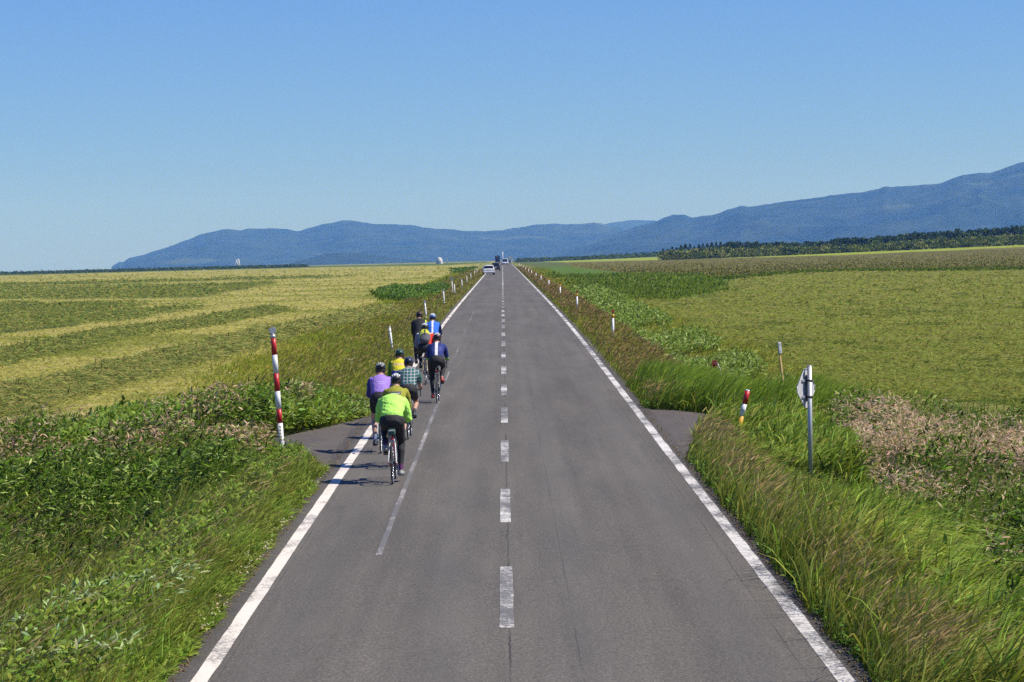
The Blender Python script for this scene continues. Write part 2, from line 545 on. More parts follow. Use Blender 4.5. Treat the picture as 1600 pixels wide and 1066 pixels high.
def mountain(name, D0, depth, ridge, label, seed, rough=1.0):
    rx = np.array([p[0] for p in ridge], float); ry = np.array([p[1] for p in ridge], float)
    cols = np.arange(rx[0], rx[-1]+.1, 1.6)
    # smooth polyline plus tree-top roughness
    y = np.interp(cols, rx, ry)
    kk = np.ones(5)/5
    y = np.convolve(np.pad(y, 2, mode='edge'), kk, 'valid')
    y += (fbm(cols, cols*0, 14, 4, seed)-.5)*3.0*rough
    nvv = 70
    v = np.linspace(0, 1, nvv)
    V = np.zeros((len(cols), nvv, 3))
    for i, (cx_, cy_) in enumerate(zip(cols, y)):
        X, Z = at(cx_, D0, cy_)
        ang = X/D0
        for j, t in enumerate(v):
            # t 0..0.75 front slope up to the crest, 0.75..1 back
            if t <= .75: s = t/.75; D = D0-depth*(1-s); hgt = s**1.25
            else: s = (t-.75)/.25; D = D0+depth*.5*s; hgt = 1-s
            V[i, j] = (ang*D, D, hgt)
        zc = Z
        D = V[i, :, 1]
        base = CAMZ-38-D*.0012
        V[i, :, 2] = base+(zc-(CAMZ-38-D0*.0012))*V[i, :, 2]
    H = V[:, -1, 2]*0
    sh = np.sin(np.pi*np.clip(np.minimum(v/.75, 1), 0, 1))[None]
    rg = 1-np.abs(2*fbm(V[..., 0], V[..., 1]*.5, 900, 6, seed+5)-1)*1.6
    amp = (V[:, int(nvv*.75), 2]-V[:, 0, 2])[:, None]
    V[..., 2] += sh*(rg-.65)*.48*np.abs(amp)*1.0
    # keep the front from rising above the crest as seen from the road
    tc = ((V[..., 2]-CAMZ)/V[..., 1])
    lim = tc[:, int(nvv*.75)][:, None]*np.ones_like(tc)
    fr = (np.arange(nvv) < nvv*.73)[None]*np.ones_like(tc)
    tmax = lim - (.0006+.004*(1-np.minimum(v/.75, 1)))[None]
    tc2 = np.where((fr > 0) & (tc > tmax), tmax, tc)
    V[..., 2] = tc2*V[..., 1]+CAMZ
    n, m = len(cols), nvv
    i = (np.arange(n-1)[:, None]*m+np.arange(m-1)[None]).ravel()
    o = npmesh(name, V.reshape(-1, 3), np.stack([i, i+m, i+m+1, i+1], 1), None, None, mm, True)
    return tag(o, label, 'mountain', kind='structure')

mountain('mountain_range', 15000, 3500, [(174, 420), (176, 412), (180, 415), (186, 407), (192, 411), (202, 403), (240, 393), (270, 383), (300, 372), (312, 366), (330, 362), (353, 357), (375, 359), (384, 356), (410, 356), (450, 357), (466, 361.5), (485, 354), (515, 348), (538, 343.5), (556, 344), (580, 349), (600, 349), (640, 350.5), (680, 357), (702, 357), (722, 360), (760, 361), (790, 358), (800, 356), (837, 350), (862, 349), (907, 350), (927, 347), (945, 350), (990, 362), (1050, 385), (1100, 398)],
         'long blue forested mountain range on the left and centre skyline', 3)
mountain('mountain_range', 19500, 3000, [(900, 396), (930, 355), (950, 348.5), (980, 343.5), (1000, 343), (1025, 344), (1060, 350), (1120, 360), (1200, 390)],
         'farther pale ridge showing between the left and right mountains', 8, .5)
mountain('mountain_range', 12500, 3600, [(830, 404), (880, 392), (930, 376), (970, 362), (1000, 352), (1025, 345), (1040, 339), (1052, 335), (1070, 335), (1085, 339), (1120, 333), (1145, 324), (1157, 320), (1172, 322), (1220, 314.5), (1262, 310), (1296, 304), (1347, 299), (1372, 294), (1383, 289.5), (1395, 290.6), (1431, 288), (1468, 285.5), (1487, 278), (1501, 272), (1530, 268), (1546, 268.7), (1566, 262.5), (1591, 252), (1640, 243), (1720, 232), (1830, 240), (1900, 262), (2000, 300)],
         'tall blue forested mountain rising along the right skyline', 13)
mountain('mountain_range', 9500, 1200, [(440, 415), (480, 404), (510, 396), (545, 394), (580, 398), (620, 404), (680, 408)],
         'low near foothill with pale meadows at the foot of the left range', 21, .5)

# ------------------------------------------------------------------ vegetation
def leafmat(name, trans=.3, rough=.5, spec=.3, cal=(.95, 1.0, .62)):
    m, nt, b = nmat(name)
    ca = N(nt, 'ShaderNodeVertexColor', layer_name='Col')
    cb_ = mixc(nt, 1.0, ca.outputs[0], cal, 'MULTIPLY')
    nt.links.new(cb_, b.inputs['Base Color'])
    b.inputs['Roughness'].default_value = rough
    b.inputs['Specular IOR Level'].default_value = spec
    tr = N(nt, 'ShaderNodeBsdfTranslucent')
    nt.links.new(mixc(nt, 1.0, cb_, (1.1, 1.2, .6), 'MULTIPLY'), tr.inputs['Color'])
    mx = N(nt, 'ShaderNodeMixShader', i_0=trans)
    out = nt.nodes['Material Output']
    nt.links.new(b.outputs[0], mx.inputs[1]); nt.links.new(tr.outputs[0], mx.inputs[2])
    nt.links.new(mx.outputs[0], out.inputs['Surface'])
    return m
m_grass = leafmat('grass_blades', .35, .6, .08)
m_leaf = leafmat('broad_leaves', .28, .5, .12)
m_dry = leafmat('dry_straw', .15, .85, .05, (1.0, .96, .74))
m_wood = leafmat('tree_foliage', .12, .7, .1)

def trodden(P):
    """growth is short round the feet of the snow pole and of the road sign"""
    X, D = P[:, 0], P[:, 1]
    k = np.exp(-(((X+3.95)/.75)**2+((D-47.5)/3.2)**2))
    k = np.maximum(k, np.exp(-(((X-4.7)/.7)**2+((D-42.5)/3.2)**2)))
    k = np.maximum(k, np.exp(-(((X-4.3)/.6)**2+((D-50)/3.0)**2)))
    return 1-.62*np.clip(k*1.3, 0, 1)

class Veg:
    """collects blades and leaves, builds one mesh"""
    def __init__(s): s.V = []; s.Q = []; s.T = []; s.C = []; s.n = 0
    def add(s, V, Q, T, C):
        s.V.append(V.reshape(-1, 3)); s.C.append(C.reshape(-1, 3))
        if Q is not None: s.Q.append(Q+s.n)
        if T is not None: s.T.append(T+s.n)
        s.n += V.reshape(-1, 3).shape[0]
    def blades(s, P, h, w, lean, col, droop=.35, tipc=None, bend=1.8, seg=3):
        n = len(P)
        if n == 0: return
        h = h*trodden(P)
        ts = np.array([0, .38, .72, 1.0]) if seg == 3 else np.array([0, .55, 1.0])
        az = rng.random(n)*math.pi
        az = np.where(rng.random(n) < .5, az, (rng.random(n)-.5)*.9)      # many turn their face to the wind
        wv = np.stack([np.cos(az), np.sin(az), 0*az], 1)*(w/2)[:, None]
        Vs = []; Cs = []
        tipc = col if tipc is None else tipc
        for t in ts:
            c = P.copy()
            c[:, :2] += lean*(t**bend)*h[:, None]
            ll = np.linalg.norm(lean, axis=1)
            c[:, 2] += h*(t-droop*ll*t**3*.9)
            k = (1-t**2.2)*(.75+.5*t)
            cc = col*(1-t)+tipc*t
            if t < 1:
                Vs += [c-wv*k, c+wv*k]; Cs += [cc, cc]
            else:
                Vs += [c]; Cs += [cc]
        m = len(Vs)
        V = np.stack(Vs, 1); C = np.stack(Cs, 1)
        b = (np.arange(n)*m)[:, None]
        Q = np.concatenate([b+np.array([[2*i, 2*i+1, 2*i+3, 2*i+2]]) for i in range(len(ts)-2)])
        k = 2*(len(ts)-2)
        T = b+np.array([[k, k+1, k+2]])
        s.add(V, Q, T, C)
    def leaves(s, P, L, W, dirs, nrm, col, fold=.12):
        """six-point leaves along dirs, width across nrm x dirs"""
        n = len(P)
        if n == 0: return
        d = dirs/np.linalg.norm(dirs, axis=1)[:, None]
        side = np.cross(d, nrm); side /= np.maximum(np.linalg.norm(side, axis=1), 1e-6)[:, None]
        up = np.cross(side, d)
        L = L[:, None]; W = W[:, None]
        V = np.stack([P, P+d*L*.32-side*W*.5+up*W*fold, P+d*L*.32+side*W*.5+up*W*fold,
                      P+d*L*.68-side*W*.38-up*L*.04, P+d*L*.68+side*W*.38-up*L*.04, P+d*L-up*L*.16], 1)
        C = np.repeat(col[:, None], 6, 1)
        b = (np.arange(n)*6)[:, None]
        s.add(V, b+np.array([[1, 2, 4, 3]]), np.concatenate([b+np.array([[0, 2, 1]]), b+np.array([[3, 4, 5]])]), C)
    def straws(s, P, L, W, col, flat=.18):
        """cut grass lying on the ground, every way round but mostly flat"""
        n = len(P)
        dirs = np.stack([rng.normal(0, 1, n), rng.normal(0, .8, n), rng.normal(0, flat, n)], 1)
        nr = np.stack([rng.normal(0, .35, n), -.55+rng.normal(0, .25, n), np.ones(n)*.8], 1)
        Q = P.copy(); Q[:, 2] += .015+.05*rng.random(n)
        s.leaves(Q, L, W, dirs, nr, col, fold=.05)
    def build(s, name, mat, label, cat):
        o = npmesh(name, np.concatenate(s.V), np.concatenate(s.Q) if s.Q else None, np.concatenate(s.T) if s.T else None, np.concatenate(s.C), mat)
        return tag(o, label, cat, kind='stuff')

def jit(c, n, s=.18, hue=.08):
    c = np.asarray(c, float)
    return np.clip(c[None]*(1+rng.normal(0, s, (n, 1)))*(1+rng.normal(0, hue, (n, 3))), .004, .95)
def wind(n, a, s=.25, back=0.0):
    return np.stack([a+rng.normal(0, s, n), back+rng.normal(0, s, n)], 1)
def P3(X, D, dz=0): return np.stack([X, D, gz(X, D)+dz], 1)
def outside_aprons(X, D):
    ax = np.abs(X)
    k = np.ones(len(X), bool)
    L = X < 0
    k[L] = ~inpoly(ax[L], D[L], AP_L)
    k[~L] = ~inpoly(ax[~L], D[~L], AP_R)
    return k
def edge_ok(X, D, lo=3.0):
    return np.abs(X) > lo-.05*(X > 0)+.26*(fbm(D, X*0+X*.05, .9, 3, 41)-.3)

def near_points(side, n, d0=21, d1=64, xmax=None):
    """random points on the near verges, thinner with distance"""
    D = d0*(d1/d0)**rng.random(n)
    xm = .25*D+2.2
    X = 2.90+rng.random(n)*(xm-2.90)
    w = (xm-2.98)*D**.25
    keep = rng.random(n) < w/w.max()
    X = X[keep]*side; D = D[keep]
    k = outside_aprons(X, D) & edge_ok(X, D)
    return X[k], D[k]

def bound_l(D): return 4.35+.9*(fbm(D, D*0, 4, 3, 61)-.5)
def bound_r(D): return 3.05+.062*D+1.0*(fbm(D, D*0, 5, 3, 62)-.5)

def region_xy(side, n, d0, d1):
    D = d0*(d1/d0)**rng.random(n)
    xm = .215*D+1
    X = 3.4+rng.random(n)*(xm-3.4)
    k = rng.random(n) < (xm-3.4)/(.215*d1+1-3.4)
    return X[k]*side, D[k]
# ---- long wind-blown grass near the road
G = Veg()
for side in (-1, 1):
    X, D = near_points(side, 185000)
    ax = np.abs(X)
    n = len(X)
    patch = fbm(X, D, 2.0, 3, 15)
    hgt = (.40+.40*patch)*(ss((ax-3.0)/.7+.35) if side < 0 else ss((ax-2.9)/.25+.6)*1.0)
    if side < 0:
        k = ((D < 37+3*(fbm(X, D, 3, 2, 3)-.5)) | (ax < bound_l(D))) & (D < 50)
        k &= (rng.random(n) < .9)
    else:
        k = (ax < bound_r(D)) & (D < 61)
        hgt *= 1.12
        hgt = hgt*(1-.38*ss((D-35)/8))
        hgt = np.where((np.abs(X-4.75) < .8) & (D > 38) & (D < 45.6), hgt*.5, hgt)
    X, D, hgt, patch, ax = X[k], D[k], hgt[k], patch[k], ax[k]
    n = len(X)
    h = hgt*(.55+.65*rng.random(n))
    w = (.007+.011*rng.random(n))*(1.0 if side < 0 else 1.35)*(.75+D/90)
    a = jit((.12, .155, .024), n, .25)  # dark feet: shade at the base put into the blade colour
    b2 = jit((.36, .44, .13), n, .38, .12)*(.72+.56*fbm(X, D, .7, 3, 58))[:, None]  # pale tips: bright highlights put into the blade colour
    olive = jit((.33, .30, .11), n, .22)
    m = (fbm(X, D, 1.2, 3, 19) > (.44 if side < 0 else .60)) & (rng.random(n) < .75)
    if side > 0: m = (ax < 4.0+.5*(patch-.5)) & (rng.random(n) < .62)
    tip = np.where(m[:, None], olive, b2)
    arch = (ax > 3.3+.3*rng.random(len(ax))) & (side > 0)
    h = h*np.where(arch, 1.3, np.where((side > 0), 1.25, 1.0)); w = w*np.where(arch, 1.7, 1)
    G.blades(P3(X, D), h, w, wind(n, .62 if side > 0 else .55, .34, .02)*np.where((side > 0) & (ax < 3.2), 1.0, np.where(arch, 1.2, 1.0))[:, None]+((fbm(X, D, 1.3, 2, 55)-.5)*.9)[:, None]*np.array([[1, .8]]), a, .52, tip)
# tall clump of lush grass past the right turn-off, and along the verge beyond
n = 16000
D = 57+rng.random(n)*14; X = 3.0+rng.random(n)*4.6
k = (X > 3.05) & outside_aprons(X, D)
X, D = X[k], D[k]; n = len(X)
h = (.80+.35*fbm(X, D, 1.5, 2, 8))*(.6+.5*rng.random(n))*ss((X-2.9)/.6+.1)*ss((73-D)/4)
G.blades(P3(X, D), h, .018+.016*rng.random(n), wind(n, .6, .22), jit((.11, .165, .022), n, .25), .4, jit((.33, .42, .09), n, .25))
# thin stalks growing up through the bamboo on both sides
for side in (-1, 1):
    n = 15000
    X, D = region_xy(side, n, 24 if side > 0 else 36, 62)
    k = outside_aprons(X, D) & (np.abs(X) > (bound_l(D) if side < 0 else bound_r(D))) & (fbm(X, D, 2.2, 3, 91) > .46)
    X, D = X[k], D[k]; n = len(X)
    G.blades(P3(X, D), .75+.45*rng.random(n), .007+.008*rng.random(n), wind(n, .55, .3), jit((.13, .17, .03), n, .3), .45, np.where((rng.random(n) < .4)[:, None], jit((.36, .32, .13), n, .2), jit((.28, .36, .10), n, .3)))
G.build('long_grass', m_grass, 'long green wind-blown grass on the near road verges', 'grass')

# ---- reddish seed-head grasses along both verges, near to far
S = Veg()
def seedheads(X, D, hmin, hmax, cs, ch, stem_w=.004, headw=.016, lean=.5):
    n = len(X)
    P = P3(X, D)
    h = hmin+(hmax-hmin)*rng.random(n)
    hh_ = h*trodden(P)
    L = wind(n, lean, .2)
    px1 = D/2750.0
    S.blades(P, h, np.maximum(stem_w, px1*.35), L, jit(cs, n, .2), .35, jit(cs, n, .2), seg=2)
    top = P.copy(); top[:, :2] += L*(.66*hh_[:, None]); top[:, 2] += hh_*.80
    dirs = np.stack([L[:, 0]+.3, L[:, 1], .35+rng.random(n)*.4], 1)
    nr = rng.normal(0, 1, (n, 3))
    S.leaves(top, .10+.09*rng.random(n), np.maximum(headw*(.7+.8*rng.random(n)), px1*.8), dirs, nr, jit(ch, n, .2, .07))
D = 22*(62/22)**rng.random(6500); X = 3.05+np.abs(rng.normal(.15, .42, 6500))
k = outside_aprons(X, D) & edge_ok(X, D) & (fbm(X, D, 1.6, 3, 36) > .55); seedheads(X[k], D[k], .35, .68, (.24, .28, .07), (.44, .33, .18), .004, .008)
n_ = 1600; D = 22*(62/22)**rng.random(n_); X = 2.97+rng.random(n_)*.5
k = outside_aprons(X, D) & edge_ok(X, D); seedheads(X[k], D[k], .45, .85, (.24, .28, .07), (.44, .33, .18), .004, .008, .3)
D = 22*(44/22)**rng.random(5500); X = -(3.5+rng.random(5500)*4.4); k = -X < .21*D+.5
seedheads(X[k], D[k], .4, .75, (.24, .24, .09), (.36, .30, .165), .004, .010)
for side, nn, w0, hc in ((1, 20000, 1.7, (.34, .24, .13)), (-1, 15000, 4.3, (.36, .29, .13))):
    D = 58*(600/58)**rng.random(nn)
    X = side*(3.02+rng.random(nn)**1.1*(w0+.9*fbm(D, D*0, 9, 2, 7)))
    k = outside_aprons(X, D)
    X, D = X[k], D[k]
    pt = fbm(X, D, 5, 3, 33)
    k = rng.random(len(X)) < np.clip((pt-.25)*2.2, .15, 1)
    seedheads(X[k], D[k], .22, .50, (.20, .21, .065), hc, .006, .022, .35)
S.build('seeding_grass', m_dry, 'thin grass with reddish-brown seed heads lining the verges', 'grass')

# ---- shorter green blades that fill the verges beyond the turn-offs
M = Veg()
def lod(D, px): return D/2750.0*px
for side, wmax in ((-1, 6.2), (1, 5.6)):
    n = 90000
    D = 57*(650/57)**rng.random(n)
    X = side*(3.0+rng.random(n)*(wmax+2.4*(fbm(D, D*0, 9, 3, 4)-.5)+rng.normal(0, .5, n)))
    k = outside_aprons(X, D); X, D = X[k], D[k]; n = len(X)
    p = fbm(X, D, 6, 3, 51)
    h = (.12+.24*p)*(.5+.8*rng.random(n))*ss((np.abs(X)-2.95)/.5+.4)
    cg = jit((.27, .30, .06), n, .25); cb = jit((.36, .30, .11), n, .2)
    c = np.where((rng.random(n) < (.30 if side < 0 else .42)+.5*(p-.5))[:, None], cb, cg)
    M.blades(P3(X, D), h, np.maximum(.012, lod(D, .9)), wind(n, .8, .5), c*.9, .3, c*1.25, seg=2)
# fields seen far off: short stalks, scattered evenly over the picture of the land
def scatter(n, x0, x1, y0, y1):
    px = x0+(x1-x0)*rng.random(n); py = y0+(y1-y0)*rng.random(n)
    P = ground_at(px, py)
    k = (np.abs(P[:, 0]) > 7.5) & (P[:, 1] > 60) & (P[:, 1] < 1500)
    jx = (fbm(P[:, 0], P[:, 1], 6, 3, 31)-.5)
    return P[k], px[k]+jx[k]*34, py[k]+jx[k]*np.clip((py[k]-405)*.10, 1.0, 8)
P, px, py = scatter(92000, -200, 760, 412, 640)
hay = np.zeros(len(P), bool); grn = hay.copy()
for z in Z_HAY: hay |= inpoly(px, py, z)
for z in Z_GREEN_L: grn |= inpoly(px, py, z)
P = P+rng.normal(0, 1, P.shape)*np.array([.3, 1.5, 0]); P[:, 2] = gz(P[:, 0], P[:, 1])
k = ~hay & ~grn
n = k.sum()
nz = fbm(P[k, 0], P[k, 1], 9, 4, 21)[:, None]
c = C_STUB+(C_STUBG-C_STUB)*ss((nz-.42)*4)
c = np.clip(c*(1+rng.normal(0, .22, (n, 1))), .01, .8)
M.straws(P[k], .10+lod(P[k, 1], 2.2)*(.5+rng.random(n)), np.maximum(.03, lod(P[k, 1], 1.0)), c)
n = grn.sum()
PG = np.repeat(P[grn], 5, 0)+rng.normal(0, 1, (n*5, 3))*np.array([.3, 1, 0]); n = len(PG)
M.blades(PG, (.2+.3*rng.random(n))*np.where(PG[:, 1] < 115, .35, 1), lod(PG[:, 1], 1.6), wind(n, .3, .4), jit((.09, .15, .03), n, .3), .3, jit((.17, .25, .055), n, .3), seg=2)
M.build('field_grass', m_grass, 'short dry stubble and green grass across the left field and verges', 'grass')

# ---- right-hand mown field, meadow and thicket
MR = Veg()
P, px, py = scatter(170000, 840, 1800, 376, 640)
P = P+rng.normal(0, 1, P.shape)*np.array([.3, 1.5, 0]); P[:, 2] = gz(P[:, 0], P[:, 1])
th = inpoly(px, py, Z_THICK_R); mo = inpoly(px, py, Z_MOWN_R) & ~th; br = inpoly(px, py, Z_BROWN_R) & ~mo & ~th
sa = inpoly(px, py, Z_SASA_R)
PM = P[mo & ~sa]; n = len(PM)
t = fbm(PM[:, 0], PM[:, 1]*.5, 1.7, 3, 71)
c = np.where((t < .36)[:, None], jit((.11, .14, .03), n, .25), jit((.215, .230, .066), n, .2))
PM[:, 2] += .10*ss((t-.45)*4)
MR.straws(PM, .12+lod(PM[:, 1], 2.6)*(.5+rng.random(n)), np.maximum(.03, lod(PM[:, 1], 1.05)), c)
PB = P[br]; n = len(PB)
c = np.where((rng.random(n) < .3)[:, None], jit((.17, .20, .055), n, .2), jit((.165, .150, .055), n, .15))
MR.blades(PB, (.25+.25*rng.random(n))*np.clip(260/PB[:, 1], .25, 1), lod(PB[:, 1], 1.3), wind(n, .7, .5), c, .3, seg=2)
PT = np.repeat(P[th], 6, 0); PT = PT+rng.normal(0, 1, PT.shape)*np.array([.6, 2, 0]); n = len(PT)
PT[:, 2] = gz(PT[:, 0], PT[:, 1])
q = fbm(PT[:, 0], PT[:, 1], 9, 3, 90)
MR.blades(PT, (.15+.55*ss((q-.3)*2.2))*(.6+.5*rng.random(n)), lod(PT[:, 1], 1.5), wind(n, .35, .35), jit((.15, .20, .045), n, .3), .3, jit((.27, .32, .085), n, .3), seg=2)
# green fringe where the mown field meets the brown meadow
u = rng.random(9000)
fx = 1115+u*560
fy = np.interp(fx, [1110, 1150, 1262, 1347, 1431, 1700], [436, 433, 424, 421.5, 421.5, 418])+rng.random(9000)*2.5
PF = ground_at(fx, fy); n = len(PF)
MR.blades(PF, .15+.25*rng.random(n), lod(PF[:, 1], 1.5), wind(n, .3, .3), jit((.11, .15, .03), n, .2), .3, jit((.19, .24, .06), n, .3), seg=2)
MR.build('meadow_grass', m_grass, 'mown and standing grass across the right-hand field', 'grass')

# ---- dwarf bamboo and broad weeds
B = Veg()
def canopy(X, D, H, L, W, col, up=.35, leanx=.5, bottom=.25, darkcol=None):
    """leaves hung through the height of the canopy"""
    n = len(X)
    t = bottom+(1-bottom)*rng.random(n)**.7
    H = H*trodden(np.stack([X, D], 1))
    P = P3(X, D); P[:, 2] += H*t; P[:, 0] += leanx*.3*H*t
    dirs = np.stack([leanx+rng.normal(0, .75, n), rng.normal(0, .75, n), up+rng.normal(0, .45, n)], 1)
    nr = np.stack([rng.normal(0, .35, n), rng.normal(-.25, .35, n), np.ones(n)], 1)
    B.leaves(P, L*(.7+.6*rng.random(n)), W*(.7+.6*rng.random(n)), dirs, nr, col)
# left mass of dwarf bamboo
def region_sasa(side, n, d0, d1):
    D = d0*(d1/d0)**rng.random(n)
    xm = .25*D+2.5
    X = 3.6+rng.random(n)*(xm-3.6)
    w = xm-3.6; k = rng.random(n) < w/w.max()
    return X[k]*side, D[k]
X, D = region_sasa(-1, 270000, 33, 64)
k = (-X > np.where(D < 50, bound_l(D), 4.0+.02*(D-50))) & outside_aprons(X, D) & outside_aprons(X+.4, D)
k &= (D > 36+3*(fbm(X, D, 3, 2, 3)-.5))
fe = 62.5+1.2*(fbm(X, X*0, 2.5, 3, 12)-.5)*2
k &= D < fe
X, D = X[k], D[k]; n = len(X)
q = fbm(X, D, 1.8, 3, 81)
H = (.22+.95*ss((q-.25)*1.8))*np.where(D < 47, .95, 1.0)*np.clip((-X-3.2)/1.2, .45, 1)
dry = (fbm(X, D, 2.4, 3, 83) > .50) & (rng.random(n) < .48) & (D > 47)
col = np.where(dry[:, None], jit((.50, .33, .36), n, .25), np.where((rng.random(n) < .10)[:, None], jit((.42, .48, .22), n, .2), jit((.085, .138, .018), n, .5)))  # the few pale leaves are light highlights put into the leaf colour
canopy(X, D, H, .14, .034, col)
# right mass of dwarf bamboo with dead patches
X, D = region_sasa(1, 225000, 22, 59)
k = (X > bound_r(D)) & (D < 57.5+1.6*(fbm(X, X*0, 2.5, 3, 14)-.5)*2) & (D > 21)
X, D = X[k], D[k]; n = len(X)
q = fbm(X, D, 1.6, 3, 85)
H = (.25+.70*ss((q-.25)*1.8))
dp = fbm(X, D*.6, 2.6, 3, 87)
dryp = np.where(D > 40, .97*ss((dp-.28)*5)*ss((D-40)/4), .30*(dp > .60))
dryp = dryp*np.where(D > 53, .35, 1)
dry = rng.random(n) < dryp
col = np.where(dry[:, None], jit((.56, .37, .42), n, .26), np.where((rng.random(n) < .07)[:, None], jit((.36, .44, .16), n, .2), jit((.085, .138, .018), n, .5)))  # pale green leaves again paint highlights into the canopy
canopy(X, D, H, np.where(dry, .13, .145), np.where(dry, .020, .034), col)
# pale-backed bamboo along the right verge beyond
n = 60000
D = 64*(260/64)**rng.random(n); X = 4.9+rng.random(n)*2.6+.006*(D-64)
k = outside_aprons(X, D) & (fbm(X, D, 4, 3, 44) > .44); X, D = X[k], D[k]; n = len(X)
pale = rng.random(n) < .16
col = np.where(pale[:, None], jit((.40, .46, .25), n, .2), jit((.16, .22, .05), n, .3))
canopy(X, D, .35+.35*fbm(X, D, 3, 2, 5), np.maximum(.15, lod(D, 2.6)), np.maximum(.04, lod(D, 1.3)), col)
# left hedge-like thicket of weeds beyond the field edge
P = ground_at(585+rng.random(14000)*115, 450+rng.random(14000)*22)
px, py = project(P); k = inpoly(px, py, Z_GREEN_L[0]); P = P[k]; n = len(P)
canopy(P[:, 0], P[:, 1], .3+.5*fbm(P[:, 0], P[:, 1], 8, 2, 4), lod(P[:, 1], 2.8), lod(P[:, 1], 1.5), jit((.10, .17, .035), n, .35))
B.build('bamboo_grass', m_leaf, 'dense dark green dwarf bamboo with pinkish dead patches beside the turn-offs', 'bamboo grass')

# ---- broad-leaved weeds at the left road edge, clover and white flowers
W = Veg(); B = W
n = 40000
D = 22*(50/22)**rng.random(n); X = -(3.0+np.abs(rng.normal(0, .8, n)))
k = outside_aprons(X, D) & edge_ok(X, D) & (D < 52) & (fbm(X, D, 1.1, 3, 23) > .40); X, D = X[k], D[k]; n = len(X)
canopy(X, D, .12+.38*ss((-X-3.15)/.8)*(.6+.6*rng.random(n)), .095, .038, jit((.20, .27, .06), n, .3), up=.6, leanx=.35, bottom=.15)
# silver-backed mugwort turned over by the wind at lower left
n = 1500
D = 23+rng.random(n)*6; X = -(3.3+rng.random(n)*2.4)
k = (fbm(X, D, .8, 2, 29) > .60); X, D = X[k], D[k]; n = len(X)
canopy(X, D, .55+0*X, .10, .024, jit((.42, .50, .40), n, .15), up=.5, leanx=.7, bottom=.7)
# weeds on the far side of the left turn-off
n = 26000
D = 53.5+rng.random(n)*10; X = -(3.05+rng.random(n)*6)
k = outside_aprons(X, D); X, D = X[k], D[k]; n = len(X)
canopy(X, D, (.2+.55*ss((-X-3.2)/1.6))*(.7+.5*rng.random(n)), .15, .06, np.where((rng.random(n) < .12)[:, None], jit((.25, .33, .16), n, .2), jit((.18, .25, .05), n, .32)), up=.5)
# low clover and weeds along the right tarmac edge and around the right turn-off
n = 9000
D = 22*(62/22)**rng.random(n); X = 3.0+np.abs(rng.normal(0, .3, n))
k = outside_aprons(X, D) & edge_ok(X, D); X, D = X[k], D[k]; n = len(X)
canopy(X, D, .1+.15*rng.random(n), .07, .035, jit((.11, .19, .04), n, .3), bottom=.1)
# big dock leaves standing out of the right-hand grass
n = 320
D = 24*(56/24)**rng.random(n); X = 3.9+rng.random(n)*(bound_r(D)+1.5-3.9)
k = outside_aprons(X, D) & (fbm(X, D, 1.1, 2, 97) > .55) & ~((np.abs(X-4.75) < .8) & (D > 36) & (D < 46)) & (D < 50); X, D = X[k], D[k]; n = len(X)
canopy(X, D, .45+.25*rng.random(n), .17, .055, jit((.19, .29, .06), n, .2), up=.8, leanx=.2, bottom=.6)
W.build('roadside_weeds', m_leaf, 'broad-leaved green weeds crowding the tarmac edge', 'weeds')

def blobs(name, P, r, col, label, cat, flat=.7):
    o8 = np.array([[1, 0, 0], [0, 1, 0], [-1, 0, 0], [0, -1, 0], [0, 0, flat], [0, 0, -flat]], float)
    f8 = np.array([[0, 1, 4], [1, 2, 4], [2, 3, 4], [3, 0, 4], [1, 0, 5], [2, 1, 5], [3, 2, 5], [0, 3, 5]])
    n = len(P)
    V = P[:, None]+o8[None]*r[:, None, None]
    T = ((np.arange(n)*6)[:, None, None]+f8[None]).reshape(-1, 3)
    o = npmesh(name, V.reshape(-1, 3), None, T, np.repeat(col[:, None], 6, 1).reshape(-1, 3), m_dry)
    return tag(o, label, cat, kind='stuff')
n = 420
D = 23*(47/23)**rng.random(n); X = -(2.98+np.abs(rng.normal(0, .14, n)))
k = (fbm(D, D*0, 1.6, 2, 6) > .52) & outside_aprons(X, D)
Pf = P3(X[k], D[k], .10+.08*rng.random(k.sum()))
Pu = []
for cx_, cy_ in ((548, 562), (560, 640), (566, 636), (572, 630), (515, 520), (520, 497), (575, 640), (360, 585), (470, 640)):
    p = ground_at(cx_, cy_, .4)[0]
    for _ in range(9): Pu.append(p+np.array([random.gauss(0, .12), random.gauss(0, .3), .42+random.gauss(0, .04)]))
Pf = np.concatenate([Pf, np.array(Pu)])
blobs('white_flowers', Pf, .012+.010*rng.random(len(Pf))+.008*(Pf[:, 1] > 60), jit((.62, .58, .50), len(Pf), .1), 'small white clover and umbel flowers in the left verge', 'flowers')

# grit and dry litter where the tarmac crumbles into the verge
n = 2600
D = 22*(62/22)**rng.random(n); sd_ = np.where(rng.random(n) < .5, -1, 1); X = sd_*(2.96+np.abs(rng.normal(0, .07, n)))
na = 1500
Da = 46+rng.random(na)*15; Xa = np.where(rng.random(na) < .5, -1, 1)*(3.0+rng.random(na)*1.6)
ka = ~outside_aprons(Xa, Da) & (outside_aprons(Xa*1.04, Da+.35) | outside_aprons(Xa*1.04, Da-.35) | (rng.random(na) < .12))
X = np.concatenate([X, Xa[ka]]); D = np.concatenate([D, Da[ka]])
Z = zr(D)+.004+.03*(np.abs(X) > 3.3)
blobs('gravel', np.stack([X, D, Z], 1), .006+.012*rng.random(len(X))**2, jit((.20, .155, .11), len(X), .4), 'loose grit and dry litter along the crumbling tarmac edges', 'gravel')

